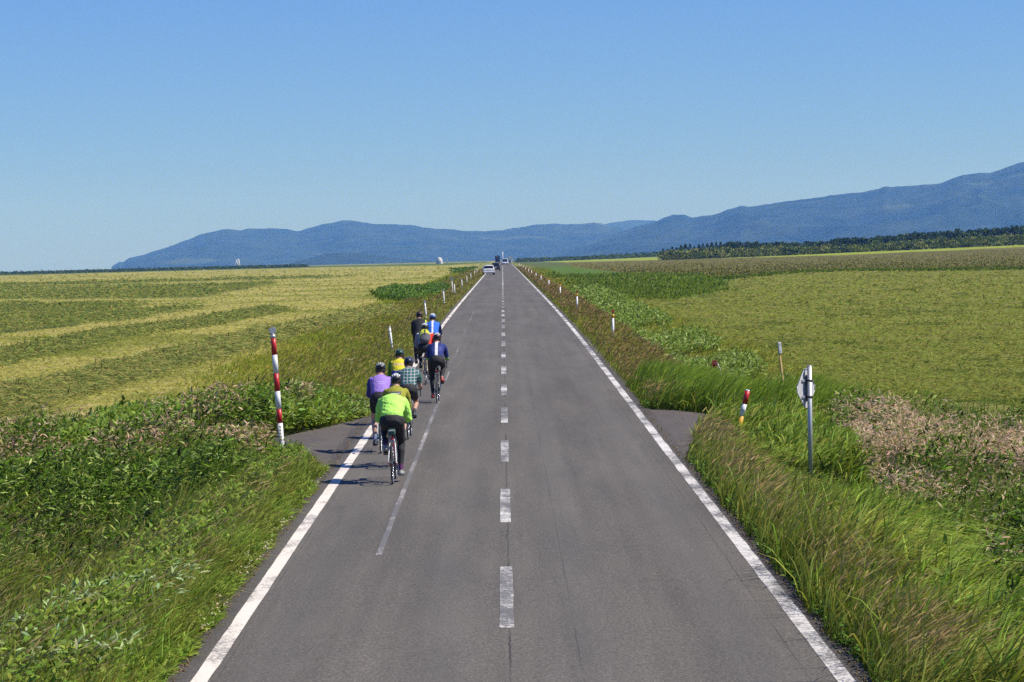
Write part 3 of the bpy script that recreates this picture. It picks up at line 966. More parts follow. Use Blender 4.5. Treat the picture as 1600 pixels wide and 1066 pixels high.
# ---- hay: raked windrows and spread hay on the left field
HY = Veg()
for pl, wd, ht, sd in WINDROWS:
    pts = ground_at([p[0] for p in pl], [p[1] for p in pl], ht*.5)[:, :2]
    seg = np.linalg.norm(np.diff(pts, axis=0), axis=1); s = np.concatenate([[0], np.cumsum(seg)])
    tt_ = np.linspace(0, s[-1], int(s[-1]/.35))
    cx_ = np.interp(tt_, s, pts[:, 0]); cy_ = np.interp(tt_, s, pts[:, 1])
    kk = np.ones(15)/15
    cx_ = np.convolve(np.pad(cx_, 7, mode='edge'), kk, 'valid'); cy_ = np.convolve(np.pad(cy_, 7, mode='edge'), kk, 'valid')
    tx = np.gradient(cx_); ty = np.gradient(cy_); tl = np.hypot(tx, ty)
    nx, ny = ty/tl, -tx/tl
    us = np.linspace(-1, 1, 15)
    wloc = wd*(.8+.5*fbm(tt_, tt_*0, 5, 3, sd+3))/2
    X = cx_[:, None]+nx[:, None]*us*wloc[:, None]; D = cy_[:, None]+ny[:, None]*us*wloc[:, None]
    hh = ht*(.7+.7*fbm(X, D, 1.6, 3, sd+9))*np.clip(1-np.abs(us)**2.2, 0, 1)
    endf = np.clip(np.minimum(tt_, s[-1]-tt_)/4, 0, 1)[:, None]
    Z = gz(X, D)+hh*endf-.03
    Vh = np.stack([X.ravel(), D.ravel(), Z.ravel()], 1)
    n_, m_ = X.shape
    i = (np.arange(n_-1)[:, None]*m_+np.arange(m_-1)[None]).ravel()
    cn = fbm(X, D, 1.0, 3, 7).ravel()[:, None]
    HY.add(Vh, np.stack([i, i+1, i+m_+1, i+m_], 1), None, (C_HAY*.75)*(.6+.8*cn))
    # straws over the mound
    n = 60000
    r = (n_*rng.random(n)**1.5).astype(int).clip(0, n_-1); uu = rng.uniform(-1.25, 1.25, n)
    Px = cx_[r]+nx[r]*uu*wloc[r]+rng.normal(0, .1, n); Py = cy_[r]+ny[r]*uu*wloc[r]+rng.normal(0, .2, n)
    hz_ = ht*(.7+.7*fbm(Px, Py, 1.6, 3, sd+9))*np.clip(1-np.abs(uu)**2.2, 0, 1)*endf[r, 0]
    P = np.stack([Px, Py, gz(Px, Py)+hz_-.04], 1)
    cg = fbm(Px, Py, 1.5, 3, 5)
    c = np.where((rng.random(n) < (.22 if sd else .45))[:, None], jit((.27, .26, .10), n, .2), jit((.13, .17, .05), n, .3))
    HY.straws(P, .14+.16*rng.random(n)+lod(Py, 1.2), np.maximum(.022, lod(Py, .9)), c, .16)
P, px, py = scatter(90000, -60, 640, 428, 545)
k = np.zeros(len(P), bool)
for z in Z_HAY: k |= inpoly(px, py, z)
P = P[k]; P = np.repeat(P, 2, 0)+rng.normal(0, 1, (len(P)*2, 3))*np.array([.5, 1.5, 0]); P[:, 2] = gz(P[:, 0], P[:, 1])
q = fbm(P[:, 0], P[:, 1]*.7, 4.0, 4, 66)
P[:, 2] += .22*ss((q-.35)*3)
n = len(P)
c = np.where((rng.random(n) < .25+.6*(fbm(P[:, 0], P[:, 1], 3, 3, 2)-.5))[:, None], jit((.25, .24, .085), n, .2), jit((.12, .16, .045), n, .3))
HY.straws(P, .10+lod(P[:, 1], 2.4)*(.5+rng.random(n)), lod(P[:, 1], 1.1), c, .14)
HY.build('raked_hay', m_dry, 'dark green raked hay lying in long rows on the yellow field', 'hay')

# ------------------------------------------------------------------ distant woods
def leaf_cloud(C, R, n, size, col, rot=True):
    """n small leaf-clump faces spread through ellipsoids at C with radii R"""
    m = len(C)
    idx = rng.integers(0, m, n)
    u = rng.normal(0, 1, (n, 3)); u /= np.linalg.norm(u, axis=1)[:, None]
    rr = rng.random(n)**.4
    return C[idx]+u*R[idx]*rr[:, None], idx
def faces(v, P, size, col):
    n = len(P)
    nr = rng.normal(0, 1, (n, 3)); nr[:, 1] -= .4; nr[:, 2] += .4
    d = rng.normal(0, 1, (n, 3))
    v.leaves(P, size, size*.9, d, nr, col, fold=.05)

# individual conifers standing at the edge of the right-hand wood
def conifer_mesh(h, seed):
    r = np.random.default_rng(seed)
    v = Veg()
    n = 420
    t = r.random(n)**.8
    rad = (1-t)*h*.22*(.6+.55*r.random(n)); a = r.random(n)*6.283
    P = np.stack([rad*np.cos(a), rad*np.sin(a), h*.10+t*h*.9], 1)
    dirs = np.stack([np.cos(a), np.sin(a), -.15+.3*r.random(n)], 1)
    nr = np.tile(np.array([[0, 0, 1.]]), (n, 1))+r.normal(0, .5, (n, 3))
    c = np.array([.030, .058, .026])*(1+r.normal(0, .3, (n, 1)))
    v.leaves(P, h*.10*(1.2-t*.6), h*.055+0*t, dirs, nr, np.clip(c, .006, .2))
    # trunk
    k = 6; ang = np.arange(k)*6.283/k
    b0 = np.stack([np.cos(ang)*h*.018, np.sin(ang)*h*.018, 0*ang], 1); b1 = b0*.3; b1[:, 2] = h*.97
    i = np.arange(k); j = (i+1) % k
    v.add(np.concatenate([b0, b1]), np.stack([i, j, j+k, i+k], 1), None, np.tile(np.array([[.06, .045, .03]]), (2*k, 1)))
    me = npmesh('conifer_tree', np.concatenate(v.V), np.concatenate(v.Q), np.concatenate(v.T), np.concatenate(v.C), m_wood)
    return me
protos = [conifer_mesh(12.0, s) for s in (1, 2, 3)]
CT = []
tops = [(1036, 384), (1043, 385), (1050, 381.5), (1057, 382), (1064, 380), (1071, 377.5), (1078, 377), (1085, 378), (1092, 375.5), (1098, 376), (1105, 374.5), (1112, 373.5), (1119, 374), (1126, 374.5), (1133, 374.5), (1141, 375), (1149, 375.5), (1157, 376), (1167, 376.5), (1178, 377)]
first = [True]*3
for i, (tx_, ty_) in enumerate(tops):
    Dt = 1350+random.uniform(-40, 60)
    X, Z = at(tx_, Dt, ty_)
    zb = float(gz(X, Dt))
    o = protos[i % 3]
    if first[i % 3]: first[i % 3] = False
    else:
        o = o.copy(); COL.objects.link(o)
    hh = max(5.5, Z-zb)
    s = hh/12.0*random.uniform(.74, .95)
    o.location = (X, Dt, zb-.2); o.scale = (s*1.15, s*1.15, s); o.rotation_euler = (0, 0, random.uniform(0, 6))
    lab = '%s dark conifer counted rightward from the left tip of the right-hand wood' % ['', 'second', 'third', 'fourth', 'fifth', 'sixth', 'seventh', 'eighth', 'ninth', 'tenth', 'eleventh', 'twelfth', 'thirteenth', 'fourteenth', 'fifteenth', 'sixteenth', 'seventeenth', 'eighteenth', 'nineteenth', 'twentieth'][i]
    if i == 0: lab = 'outermost small dark conifer at the left tip of the right-hand wood'
    tag(o, lab, 'tree', 'conifers at the tip of the far wood')

def wood(name, D0, tops, depth, r0, npt, cols, label, spiky=.3, basefrac=0.0):
    v = Veg()
    tx_ = np.array([p[0] for p in tops], float); ty_ = np.array([p[1] for p in tops], float)
    Cs = []; Rs = []; Ks = []
    x = tx_[0]
    while x < tx_[-1]:
        for layer in range(3):
            D = D0+depth*(layer/2.0)+rng.normal(0, depth*.1)
            yt = np.interp(x, tx_, ty_)+rng.random()*3.4-(1 if rng.random() < .10 else 0)*1.6+(2-layer)*1.3
            X, Z = at(x+rng.normal(0, 2), D, yt)
            zb = float(gz(X, D))
            hh = max(Z-zb, r0*.7)
            kind = rng.random() < spiky
            rr = r0*(.7+.7*rng.random())
            nl = 5
            for q in range(nl):
                t = (q+.5)/nl
                rad = rr*(1-t*.75 if kind else math.sin(math.pi*(.15+.8*t)))
                Cs.append((X+rng.normal(0, rr*.25), D+rng.normal(0, rr*.3), zb+hh*t*.93)); Rs.append((rad, rad, hh/nl*.8)); Ks.append(cols[0] if kind else cols[1+int(rng.random()*(len(cols)-1))])
        x += r0*.55*FPX/D0
    Cs = np.array(Cs); Rs = np.array(Rs); Ks = np.array(Ks)
    P, idx = leaf_cloud(Cs, Rs, npt, 1, None)
    faces(v, P, (.28+.35*rng.random(len(P)))*r0*.42, np.clip(Ks[idx]*(1+rng.normal(0, .3, (len(P), 1))), .005, .4))
    return v.build(name, m_wood, label, 'woodland')
dk = (.036, .058, .022); g1 = (.08, .115, .04); g2 = (.15, .18, .065); g3 = (.20, .20, .085)
wood('wood', 1380, [(1135, 377), (1200, 378), (1250, 377.5), (1290, 376), (1306, 372), (1330, 371), (1380, 368), (1420, 363), (1450, 361), (1500, 358.5), (1540, 356), (1600, 351), (1700, 345), (1800, 340)], 160, 5.0, 90000, [dk, dk, g1], 'long dark mixed wood on the rise at right', .6)
wood('wood', 1180, [(1040, 389), (1100, 385), (1140, 384), (1200, 384), (1280, 382), (1340, 380), (1420, 374), (1480, 369), (1540, 367), (1600, 364), (1700, 358), (1800, 352)], 60, 3.4, 50000, [dk, g1, g2, g3], 'belt of lighter green bushes before the right-hand wood', .08)
wood('wood', 2300, [(812, 401.5), (850, 402), (900, 399.5), (950, 397.5), (1000, 393), (1040, 391)], 120, 4.5, 12000, [dk, g1, g1], 'thin low line of trees on the centre-right horizon', .2)
wood('wood', 2100, [(-200, 429), (0, 422.5), (60, 422), (110, 421.5), (160, 421), (175, 420), (240, 417), (330, 416.2), (345, 414.6), (352, 416), (480, 415.5)], 100, 3.4, 22000, [dk, g1, dk], 'low dark hedgerow line on the left horizon', .15)

# ------------------------------------------------------------------ roadside furniture
def tube(bm, a, b, r0, r1=None, n=12, cap=True, mi=0):
    a = Vector(a); b = Vector(b); r1 = r0 if r1 is None else r1
    d = (b-a).normalized()
    s = d.orthogonal().normalized(); t = d.cross(s)
    va = [bm.verts.new(a+(s*math.cos(6.28318*i/n)+t*math.sin(6.28318*i/n))*r0) for i in range(n)]
    vb = [bm.verts.new(b+(s*math.cos(6.28318*i/n)+t*math.sin(6.28318*i/n))*r1) for i in range(n)]
    fs = []
    for i in range(n):
        fs.append(bm.faces.new((va[i], va[(i+1) % n], vb[(i+1) % n], vb[i])))
    if cap:
        fs.append(bm.faces.new(va[::-1])); fs.append(bm.faces.new(vb))
    for f in fs: f.material_index = mi; f.smooth = len(f.verts) == 4
    return fs

def path(bm, pts, r, n=8):
    """a bent tube through points with one skin"""
    pts = [Vector(p) for p in pts]
    rs = r if isinstance(r, (list, tuple)) else [r]*len(pts)
    rings = []
    s = None
    for i, p in enumerate(pts):
        d = (pts[min(i+1, len(pts)-1)]-pts[max(i-1, 0)]).normalized()
        if s is None: s = d.orthogonal().normalized()
        s = (s-d*s.dot(d)).normalized(); t = d.cross(s)
        rings.append([bm.verts.new(p+(s*math.cos(6.28318*k/n)+t*math.sin(6.28318*k/n))*rs[i]) for k in range(n)])
    for a, b in zip(rings, rings[1:]):
        for k in range(n):
            f = bm.faces.new((a[k], a[(k+1) % n], b[(k+1) % n], b[k])); f.smooth = True
    bm.faces.new(rings[0][::-1]); bm.faces.new(rings[-1])

def box(bm, c, s, bev=0.0, rot=None, mi=0):
    r = bmesh.ops.create_cube(bm, size=1.0)
    vs = r['verts']
    bmesh.ops.scale(bm, vec=s, verts=vs)
    if bev:
        es = list({e for v in vs for e in v.link_edges})
        rr = bmesh.ops.bevel(bm, geom=es, offset=bev, segments=2, profile=.5, affect='EDGES')
        vs = list({v for f in rr['faces'] for v in f.verts} | {v for v in vs if v.is_valid})
    if rot is not None: bmesh.ops.rotate(bm, cent=(0, 0, 0), matrix=rot, verts=vs)
    bmesh.ops.translate(bm, vec=c, verts=vs)
    for f in {f for v in vs for f in v.link_faces}: f.material_index = mi
    return vs

def disc(bm, c, r, th, axis='Y', n=24, mi=0, r2=None):
    d = {'X': Vector((1, 0, 0)), 'Y': Vector((0, 1, 0)), 'Z': Vector((0, 0, 1))}[axis]
    tube(bm, Vector(c)-d*th/2, Vector(c)+d*th/2, r, r if r2 is None else r2, n, True, mi)

def tilt(o, lean_x, lean_y=0.0):
    o.rotation_euler = (-lean_y, lean_x, o.rotation_euler[2])

M_white = simple('white_post_paint', (.72, .72, .70), .45, var=.10, scale=14)
M_red = simple('red_post_paint', (.50, .018, .020), .4, var=.15, scale=14)
M_steel = simple('galvanised_steel', (.50, .51, .52), .5, .55, var=.15, scale=12)
M_alu = simple('grey_sign_back', (.50, .50, .51), .6, .1, var=.14, scale=9)
M_yel = simple('yellow_band', (.62, .34, .02), .45, var=.12)
M_orange = simple('orange_reflector', (.55, .13, .02), .3, var=.2, scale=60)
M_lens = simple('reflector_lens', (.66, .63, .58), .25, var=.08, scale=90)
M_dark = simple('dark_fittings', (.03, .03, .032), .6)
M_wood = simple('weathered_wood', (.66, .44, .17), .8, var=.25, scale=20)
M_red2 = simple('faded_red_plastic', (.60, .10, .05), .5, var=.15)
M_white2 = simple('clean_white_paint', (.80, .80, .80), .4, var=.05)

def band_post(name, bands, r, parent, n=20):
    """a pole whose bands are separate material zones; bands = [(z0, z1, material index)]"""
    bm = bmesh.new()
    for z0, z1, mi in bands:
        tube(bm, (0, 0, z0), (0, 0, z1), r, r, n, True, mi)
    return bm

# tall red and white snow pole, left
px0, D0 = 441, 50.3
X0, _ = at(px0, D0, 700)
zg = float(gz(X0, D0))
sp = tag(empty('snow_pole', (X0, D0, zg)), 'tall red and white striped snow pole topped by a round reflector, left of the cyclists', 'snow pole')
def zz(py, D): return at(px0, D, py)[1]-zg
rowsz = [(705, 661, 0), (661, 639, 1), (639, 611, 0), (611, 583, 1), (583, 554, 0), (554, 527, 1)]
bm = bmesh.new()
b0 = 0.0
tube(bm, (0, 0, -.2), (0, 0, zz(661, D0)), .050, .050, 20, True, 0)
for (ya, yb, mi) in rowsz[1:]:
    tube(bm, (0, 0, zz(ya, D0)), (0, 0, zz(yb, D0)), .0485 if mi else .049, None, 20, True, mi)
bmobj('pole', bm, [M_white, M_red], sp)
zt = zz(527, D0)
bm = bmesh.new(); tube(bm, (0, 0, zt-.01), (0, 0, zt+.055), .052, .040, 20)
tube(bm, (0, 0, zt+.055), (0, 0, zt+.075), .022, .022, 12)
bmobj('collar', bm, M_steel, sp)
bm = bmesh.new(); disc(bm, (0, 0, zt+.13), .066, .022, 'Y', 28)
rf = bmobj('reflector_rim', bm, M_steel, sp)
bm = bmesh.new(); disc(bm, (0, -.013, zt+.13), .058, .008, 'Y', 28)
bmobj('reflector_lens', bm, M_lens, rf)
# weathered painted characters running down the pole's foot
for k, (w_, dz) in enumerate(((.040, .52), (.046, .46), (.036, .40), (.044, .34), (.040, .28))):
    bm = bmesh.new()
    box(bm, (0, -.0505, dz), (w_, .005, .010)); box(bm, (.008, -.0505, dz-.018), (.010, .004, .030)); box(bm, (-.014, -.0507, dz-.014), (.008, .004, .026))
    bmobj('painted_mark', bm, M_dark, sp)
tilt(sp, -.052, 0)

# yellow warning sign seen from its grey back
D0 = 45.5; X0, _ = at(1266, D0, 722); zg = float(gz(X0, D0))
sg = tag(empty('warning_sign', (X0, D0, zg)), 'diamond road sign seen from its grey back on a steel post in the right verge', 'road sign')
bm = bmesh.new(); top = at(1270, D0, 572)[1]-zg
tube(bm, (0, 0, -.2), (0, 0, top), .038, .038, 20); tube(bm, (0, 0, top), (0, 0, top+.015), .040, .034, 20)
bmobj('post', bm, M_steel, sg)
cz = at(1262, D0, 607)[1]-zg
bm = bmesh.new()
rad = .325; pts = []
for k in range(4):
    a = math.pi/2*k
    for da in (-.14, .14):
        pts.append((math.cos(a+da)*rad, math.sin(a+da)*rad))
vs0 = [bm.verts.new((x, 0, z)) for x, z in pts]; vs1 = [bm.verts.new((x, .004, z)) for x, z in pts]
bm.faces.new(vs0); bm.faces.new(vs1[::-1])
for i in range(8):
    bm.faces.new((vs0[i], vs1[i], vs1[(i+1) % 8], vs0[(i+1) % 8]))
# a folded rim stiffens the plate
for i in range(8):
    p, q = pts[i], pts[(i+1) % 8]
    tube(bm, (p[0], -.006, p[1]), (q[0], -.006, q[1]), .006, .006, 6)
rz = Matrix.Rotation(math.radians(57), 4, 'Z')
plate = bmobj('sign_plate', bm, M_alu, sg)
plate.matrix_local = Matrix.Translation((-.060, .055, cz)) @ rz
for dz in (.13, -.14):
    bm = bmesh.new(); box(bm, (0, -.014, dz), (.30, .022, .036), .003)
    tube(bm, (0, -.028, dz), (0, -.034, dz), .012, .012, 8)
    ch = bmobj('channel', bm, M_steel, plate)
bm = bmesh.new(); box(bm, (.0, -.018, 0.0), (.045, .012, .44), .003)
bmobj('stiffener', bm, M_dark, plate)
for dz in (.13, -.14):
    bm = bmesh.new(); disc(bm, (0, 0, cz+dz), .046, .034, 'Z', 16); box(bm, (-.04, .02, cz+dz), (.05, .05, .03), .004)
    bmobj('clamp', bm, M_dark, sg)
tilt(sg, .010, 0)

# leaning red, white and yellow edge marker at the right turn-off
D0 = 53; X0, _ = at(1152, D0, 655); zg = float(gz(X0, D0))
mk = tag(empty('edge_marker', (X0, D0, zg)), 'short leaning marker post with red, white and yellow bands beside the right turn-off', 'marker post')
zb = at(1153, D0, 657)[1]-zg; zt = at(1163, D0, 607)[1]-zg; L = zt-zb
bm = bmesh.new()
tube(bm, (0, 0, -.1), (0, 0, zb+L*.16), .046, .046, 20, True, 2)
tube(bm, (0, 0, zb+L*.16), (0, 0, zb+L*.55), .0475, None, 20, True, 0)
tube(bm, (0, 0, zb+L*.55), (0, 0, zb+L*.955), .050, None, 20, True, 1)
bmobj('post', bm, [M_white2, M_red, M_yel], mk)
bm = bmesh.new(); tube(bm, (0, 0, zb+L*.955), (0, 0, zb+L*1.0), .047, .036, 20); bmobj('cap', bm, M_white2, mk)
bm = bmesh.new()
disc(bm, (0, 0, zb+L*.34), .0490, .012, 'Z', 20)
bmobj('strap', bm, M_dark, mk)
tilt(mk, .25, -.02)

# wooden stake with a small grey box
D0 = 61; X0, _ = at(1231, D0, 598); zg = float(gz(X0, D0))
st = tag(empty('survey_stake', (X0, D0, zg)), 'thin wooden stake with a small grey plate on top, behind the right-hand weeds', 'stake')
zt = at(1219, D0, 549)[1]-zg
bm = bmesh.new(); box(bm, (0, 0, zt/2-.1), (.042, .036, zt+.2), .004); bmobj('stake', bm, M_wood, st)
bm = bmesh.new(); box(bm, (0, -.03, zt+.10), (.085, .04, .25), .008); bmobj('plate_box', bm, M_alu, st)
for q in (.17, .03):
    bm = bmesh.new(); disc(bm, (0, -.058, zt+q), .008, .008, 'Y', 8); bmobj('screw', bm, M_dark, st)
st.rotation_euler = (0, 0, .6)
tilt(st, -.13, 0)

# bent orange reflector marker by the field
D0 = 70; X0, _ = at(1119, D0, 584); zg = float(gz(X0, D0))
rm = tag(empty('bent_marker', (X0, D0, zg)), 'small bent red-orange marker drooping at the near edge of the mown field', 'marker post')
zt = at(1115, D0, 566)[1]-zg
bm = bmesh.new(); path(bm, [(.16, 0, -.1), (.14, 0, zt*.5), (.10, 0, zt*.85), (.02, 0, zt)], .012, 8); bmobj('rod', bm, M_lens, rm)
bm = bmesh.new(); disc(bm, (-.03, 0, zt-.03), .085, .02, 'Y', 20); box(bm, (-.05, 0, zt-.10), (.06, .02, .10), .006); bmobj('reflector', bm, M_red2, rm)
bm = bmesh.new(); box(bm, (.15, 0, zt*.42), (.09, .03, .06), .01); bmobj('clip', bm, M_red2, rm)

# rows of delineator posts
def delineator(style):
    r = empty('delineator_post', (0, 0, 0))
    bm = bmesh.new()
    if style == 'right':
        tube(bm, (0, 0, -.3), (0, 0, .69), .043, .043, 16, True, 0)
        tube(bm, (0, 0, .69), (0, 0, .84), .0445, None, 16, True, 1)
        bmobj('post', bm, [M_white2, M_yel], r)
        bm = bmesh.new(); box(bm, (0, 0, .87), (.05, .03, .06), .004); bmobj('bracket', bm, M_dark, r)
        bm = bmesh.new(); disc(bm, (0, 0, .95), .062, .03, 'Y', 20); rr = bmobj('reflector', bm, M_orange, r)
        bm = bmesh.new(); disc(bm, (0, -.018, .95), .045, .008, 'Y', 20); bmobj('lens', bm, M_red2, rr)
    else:
        tube(bm, (0, 0, -.3), (0, 0, .80), .040, .040, 16, True, 0)
        bmobj('post', bm, [M_white], r)
        bm = bmesh.new(); disc(bm, (0, 0, .10), .0425, .05, 'Z', 16); bmobj('band', bm, M_steel, r)
        bm = bmesh.new(); disc(bm, (0, 0, .66), .0425, .03, 'Z', 16); bmobj('band', bm, M_steel, r)
        if style == 'round':
            bm = bmesh.new(); disc(bm, (0, 0, .875), .072, .03, 'Y', 20); rr = bmobj('reflector', bm, M_steel, r)
            bm = bmesh.new(); disc(bm, (0, -.018, .875), .060, .008, 'Y', 20); bmobj('lens', bm, M_lens, rr)
        else:
            bm = bmesh.new(); tube(bm, (0, 0, .80), (0, 0, .84), .042, .030, 16); bmobj('cap', bm, M_lens, r)
    return r
def copy_tree(o, parent=None):
    c = o.copy(); COL.objects.link(c)
    if parent is not None: c.parent = parent
    for ch in o.children: copy_tree(ch, c)
    return c
ords = ['nearest', 'second', 'third', 'fourth', 'fifth', 'sixth', 'seventh', 'eighth', 'ninth', 'tenth', 'eleventh', 'twelfth', 'thirteenth']
def ordlab(i, tail): return ('%s %s' % (ords[i], tail)) if i == 0 else ('%s-nearest %s' % (ords[i], tail))
PL = delineator('left'); PR = delineator('round')
LP = [(613, 543, 97, .60, 'left', -.10), (666, 486, 134, .66, 'round', -.07), (694, 463, 172, .72, 'round', -.05), (710.5, 454, 209, .75, 'left', -.03), (722, 447, 249, .74, 'round', -.03), (729.5, 438.5, 288, .74, 'round', 0), (735.5, 434, 328, .74, 'round', .02), (741.5, 428, 400, .74, 'round', 0), (745.5, 426.5, 440, .74, 'round', 0)]
used = {'left': False, 'round': False}
for i, (px_, py_, D0, vis, stl, ln) in enumerate(LP):
    src = PL if stl == 'left' else PR
    o = copy_tree(src) if used[stl] else src
    used[stl] = True
    X0, z0 = at(px_, D0, py_)
    o.location = (X0, D0, float(gz(X0, D0))+.05)
    tilt(o, ln, 0)
    tag(o, ordlab(i, 'white delineator post in the grass left of the road%s' % (', plain topped' if i == 0 else '')), 'delineator', 'white delineator posts along the left verge')
PRR = delineator('right')
RP = [(958, 528, 104), (901.5, 476, 147), (875.5, 458, 187), (857.5, 447.5, 232), (845.5, 440.5, 282), (837.5, 434.5, 322), (830.5, 429.5, 372), (826, 426, 415), (821.5, 423, 465), (817.5, 420.5, 520), (814, 418.5, 580), (811.5, 416.5, 650)]
for i, (px_, py_, D0) in enumerate(RP):
    o = PRR if i == 0 else copy_tree(PRR)
    X0, z0 = at(px_, D0, py_)
    o.location = (X0, D0, float(gz(X0, D0))+(.10 if i == 0 else .12))
    tilt(o, random.uniform(-.02, .02), 0)
    tag(o, ordlab(i, 'white and orange delineator post in the grass right of the road'), 'delineator', 'white and orange delineator posts along the right verge')
# taller grey-topped marker beside the fourth left post
D0 = 212; X0, z0 = at(707.5, D0, 446); zg = float(gz(X0, D0))
o = tag(empty('arrow_marker', (X0, D0, zg)), 'tall grey-topped roadside marker standing beside the left delineators', 'marker post')
zt = at(708, D0, 433)[1]-zg
bm = bmesh.new(); tube(bm, (0, 0, -.2), (0, 0, zt-.3), .035, .035, 12); bmobj('post', bm, M_white, o)
bm = bmesh.new(); box(bm, (0, -.01, zt-.17), (.11, .04, .36), .01); bmobj('plate', bm, M_steel, o)
tilt(o, -.06, 0)

# ------------------------------------------------------------------ far things on the horizon
# white dome at left of the road
D0 = 2600; X0, z1 = at(686.5, D0, 402); zg = float(gz(X0, D0))
dm = tag(empty('storage_dome', (X0, D0, zg)), 'white domed storage building far off on the horizon left of the road', 'building')
bm = bmesh.new()
R_ = 3.1; hd = z1-zg
prof = [(R_, 0), (R_, hd*.35)]+[(R_*math.cos(t), hd*.35+hd*.65*math.sin(t)) for t in (.3, .6, .9, 1.2, 1.45)]
ring = [[bm.verts.new((r*math.cos(a*.2618), r*math.sin(a*.2618), z)) for a in range(24)] for r, z in prof]
for a_, b_ in zip(ring, ring[1:]):
    for k in range(24): bm.faces.new((a_[k], a_[(k+1) % 24], b_[(k+1) % 24], b_[k])).smooth = True
bm.faces.new(ring[-1])
bmobj('dome', bm, simple('weathered_dome', (.52, .50, .50), .7), dm)
bm = bmesh.new(); box(bm, (.4, -R_+.05, 1.3), (1.7, .3, 2.6), .02); bmobj('door', bm, M_alu, dm)
# small one beside it, and the white speck right of the road
def hut(px, pyt, D0, w, lab):
    X0, z1 = at(px, D0, pyt); zg = float(gz(X0, D0)); h = max(1.5, z1-zg)
    r = tag(empty('farm_building', (X0, D0, zg)), lab, 'building')
    bm = bmesh.new(); box(bm, (0, 0, h*.36), (w, w*1.5, h*.72)); bmobj('wall', bm, M_white2, r)
    bm = bmesh.new()
    e = w*.56; y = w*.8; z0 = h*.72+.003
    vs = [bm.verts.new(p) for p in ((-e, -y, z0), (e, -y, z0), (0, -y, h), (-e, y, z0), (e, y, z0), (0, y, h))]
    for f in ((0, 1, 2), (5, 4, 3), (0, 2, 5, 3), (1, 4, 5, 2), (0, 3, 4, 1)): bm.faces.new([vs[i] for i in f])
    bmobj('roof', bm, M_lens, r)
    bm = bmesh.new(); box(bm, (0, -w*.75-.02, h*.22), (w*.3, .08, h*.42)); bmobj('door', bm, M_dark, r)
    return r
hut(850.5, 399.5, 2400, 2.6, 'tiny white farm building on the horizon just right of the road')
hut(698.5, 402.5, 2650, 1.0, 'tiny white hut on the horizon between the dome and the road')
hut(796.5, 400.0, 2000, 3.9, 'cream box-like building at the far end of the road')
# white mast at the end of the road
D0 = 2050; X0, z1 = at(785.3, D0, 393.5); zg = float(gz(X0, D0)); h = z1-zg
ms = tag(empty('mast', (X0, D0, zg)), 'white mast rising straight above the far end of the road', 'mast')
bm = bmesh.new(); tube(bm, (0, 0, 0), (0, 0, h), .34, .26, 16); bmobj('shaft', bm, M_white2, ms)
bm = bmesh.new(); box(bm, (0, 0, .3), (1.6, 1.6, .6), .05); bmobj('base', bm, M_alu, ms)
bm = bmesh.new(); tube(bm, (0, 0, h), (0, 0, h+.25), .40, .30, 16); bmobj('cap', bm, M_white2, ms)
# pale lattice towers on the left horizon
D0 = 2300; X0, z1 = at(371.5, D0, 404.5); zg = float(gz(X0, D0)); h = z1-zg
tw = tag(empty('lattice_tower', (X0, D0, zg)), 'pale double tower standing on the left horizon below the mountain', 'tower')
for (dx, hh, w) in ((-1.1, h*.88, 1.1), (.6, h, 1.5)):
    bm = bmesh.new()
    for sx_ in (-1, 1):
        for sy_ in (-1, 1):
            tube(bm, (dx+sx_*w, sy_*w, 0), (dx+sx_*w*.18, sy_*w*.18, hh), .16, .10, 6)
    for k in range(6):
        t = k/6; w_ = w*(1-.82*t); w2 = w*(1-.82*(t+1/6)); z0 = hh*t; z2 = hh*(t+1/6)
        for sy_ in (-1, 1):
            tube(bm, (dx-w_, sy_*w_, z0), (dx+w2, sy_*w2, z2), .09, .09, 5); tube(bm, (dx+w_, sy_*w_, z0), (dx-w2, sy_*w2, z2), .09, .09, 5)
            tube(bm, (dx-w2, sy_*w2, z2), (dx+w2, sy_*w2, z2), .09, .09, 5)
    bmobj('lattice', bm, M_white2, tw)
bm = bmesh.new(); box(bm, (.6, 0, h*.45), (1.6, 1.6, 2.2), .1); bmobj('tank', bm, M_white2, tw)

# ------------------------------------------------------------------ vehicles
M_tyre = simple('tyre_rubber', (.022, .022, .023), .85, var=.2, scale=30)
M_rim = simple('alloy_rim', (.42, .43, .44), .35, .8)
M_glass, _nt, _b = nmat('car_glass')
_b.inputs['Base Color'].default_value = (.012, .015, .018, 1); _b.inputs['Roughness'].default_value = .08
_b.inputs['Specular IOR Level'].default_value = .7
M_tail = simple('tail_lamp_red', (.42, .02, .015), .25)
M_head = simple('headlamp_lens', (.75, .77, .8), .12)
M_trim = simple('black_trim', (.02, .02, .022), .55)
M_plate = simple('number_plate', (.72, .74, .70), .5)
def paintm(name, c):
    m, nt, b = nmat(name)
    nt.links.new(mixc(nt, noise(nt, 2.5, 4, objco(nt)), tuple(x*.93 for x in c), tuple(min(1, x*1.04) for x in c)), b.inputs['Base Color'])
    b.inputs['Roughness'].default_value = .32
    b.inputs['Coat Weight'].default_value = .6
    b.inputs['Coat Roughness'].default_value = .08
    return m

def loft_car(bm, secs):
    """secs: list of (y, [(x, z) right half from bottom centre to top centre]) -> closed symmetric body"""
    rings = []
    for y, half in secs:
        full = [(x, z) for x, z in half]+[(-x, z) for x, z in half[::-1] if x > 1e-6]
        rings.append([bm.verts.new((x, y, z)) for x, z in full])
    for a, b in zip(rings, rings[1:]):
        n = len(a)
        for k in range(n):
            f = bm.faces.new((a[k], b[k], b[(k+1) % n], a[(k+1) % n])); f.smooth = True
    bm.faces.new(rings[0]); bm.faces.new(rings[-1][::-1])

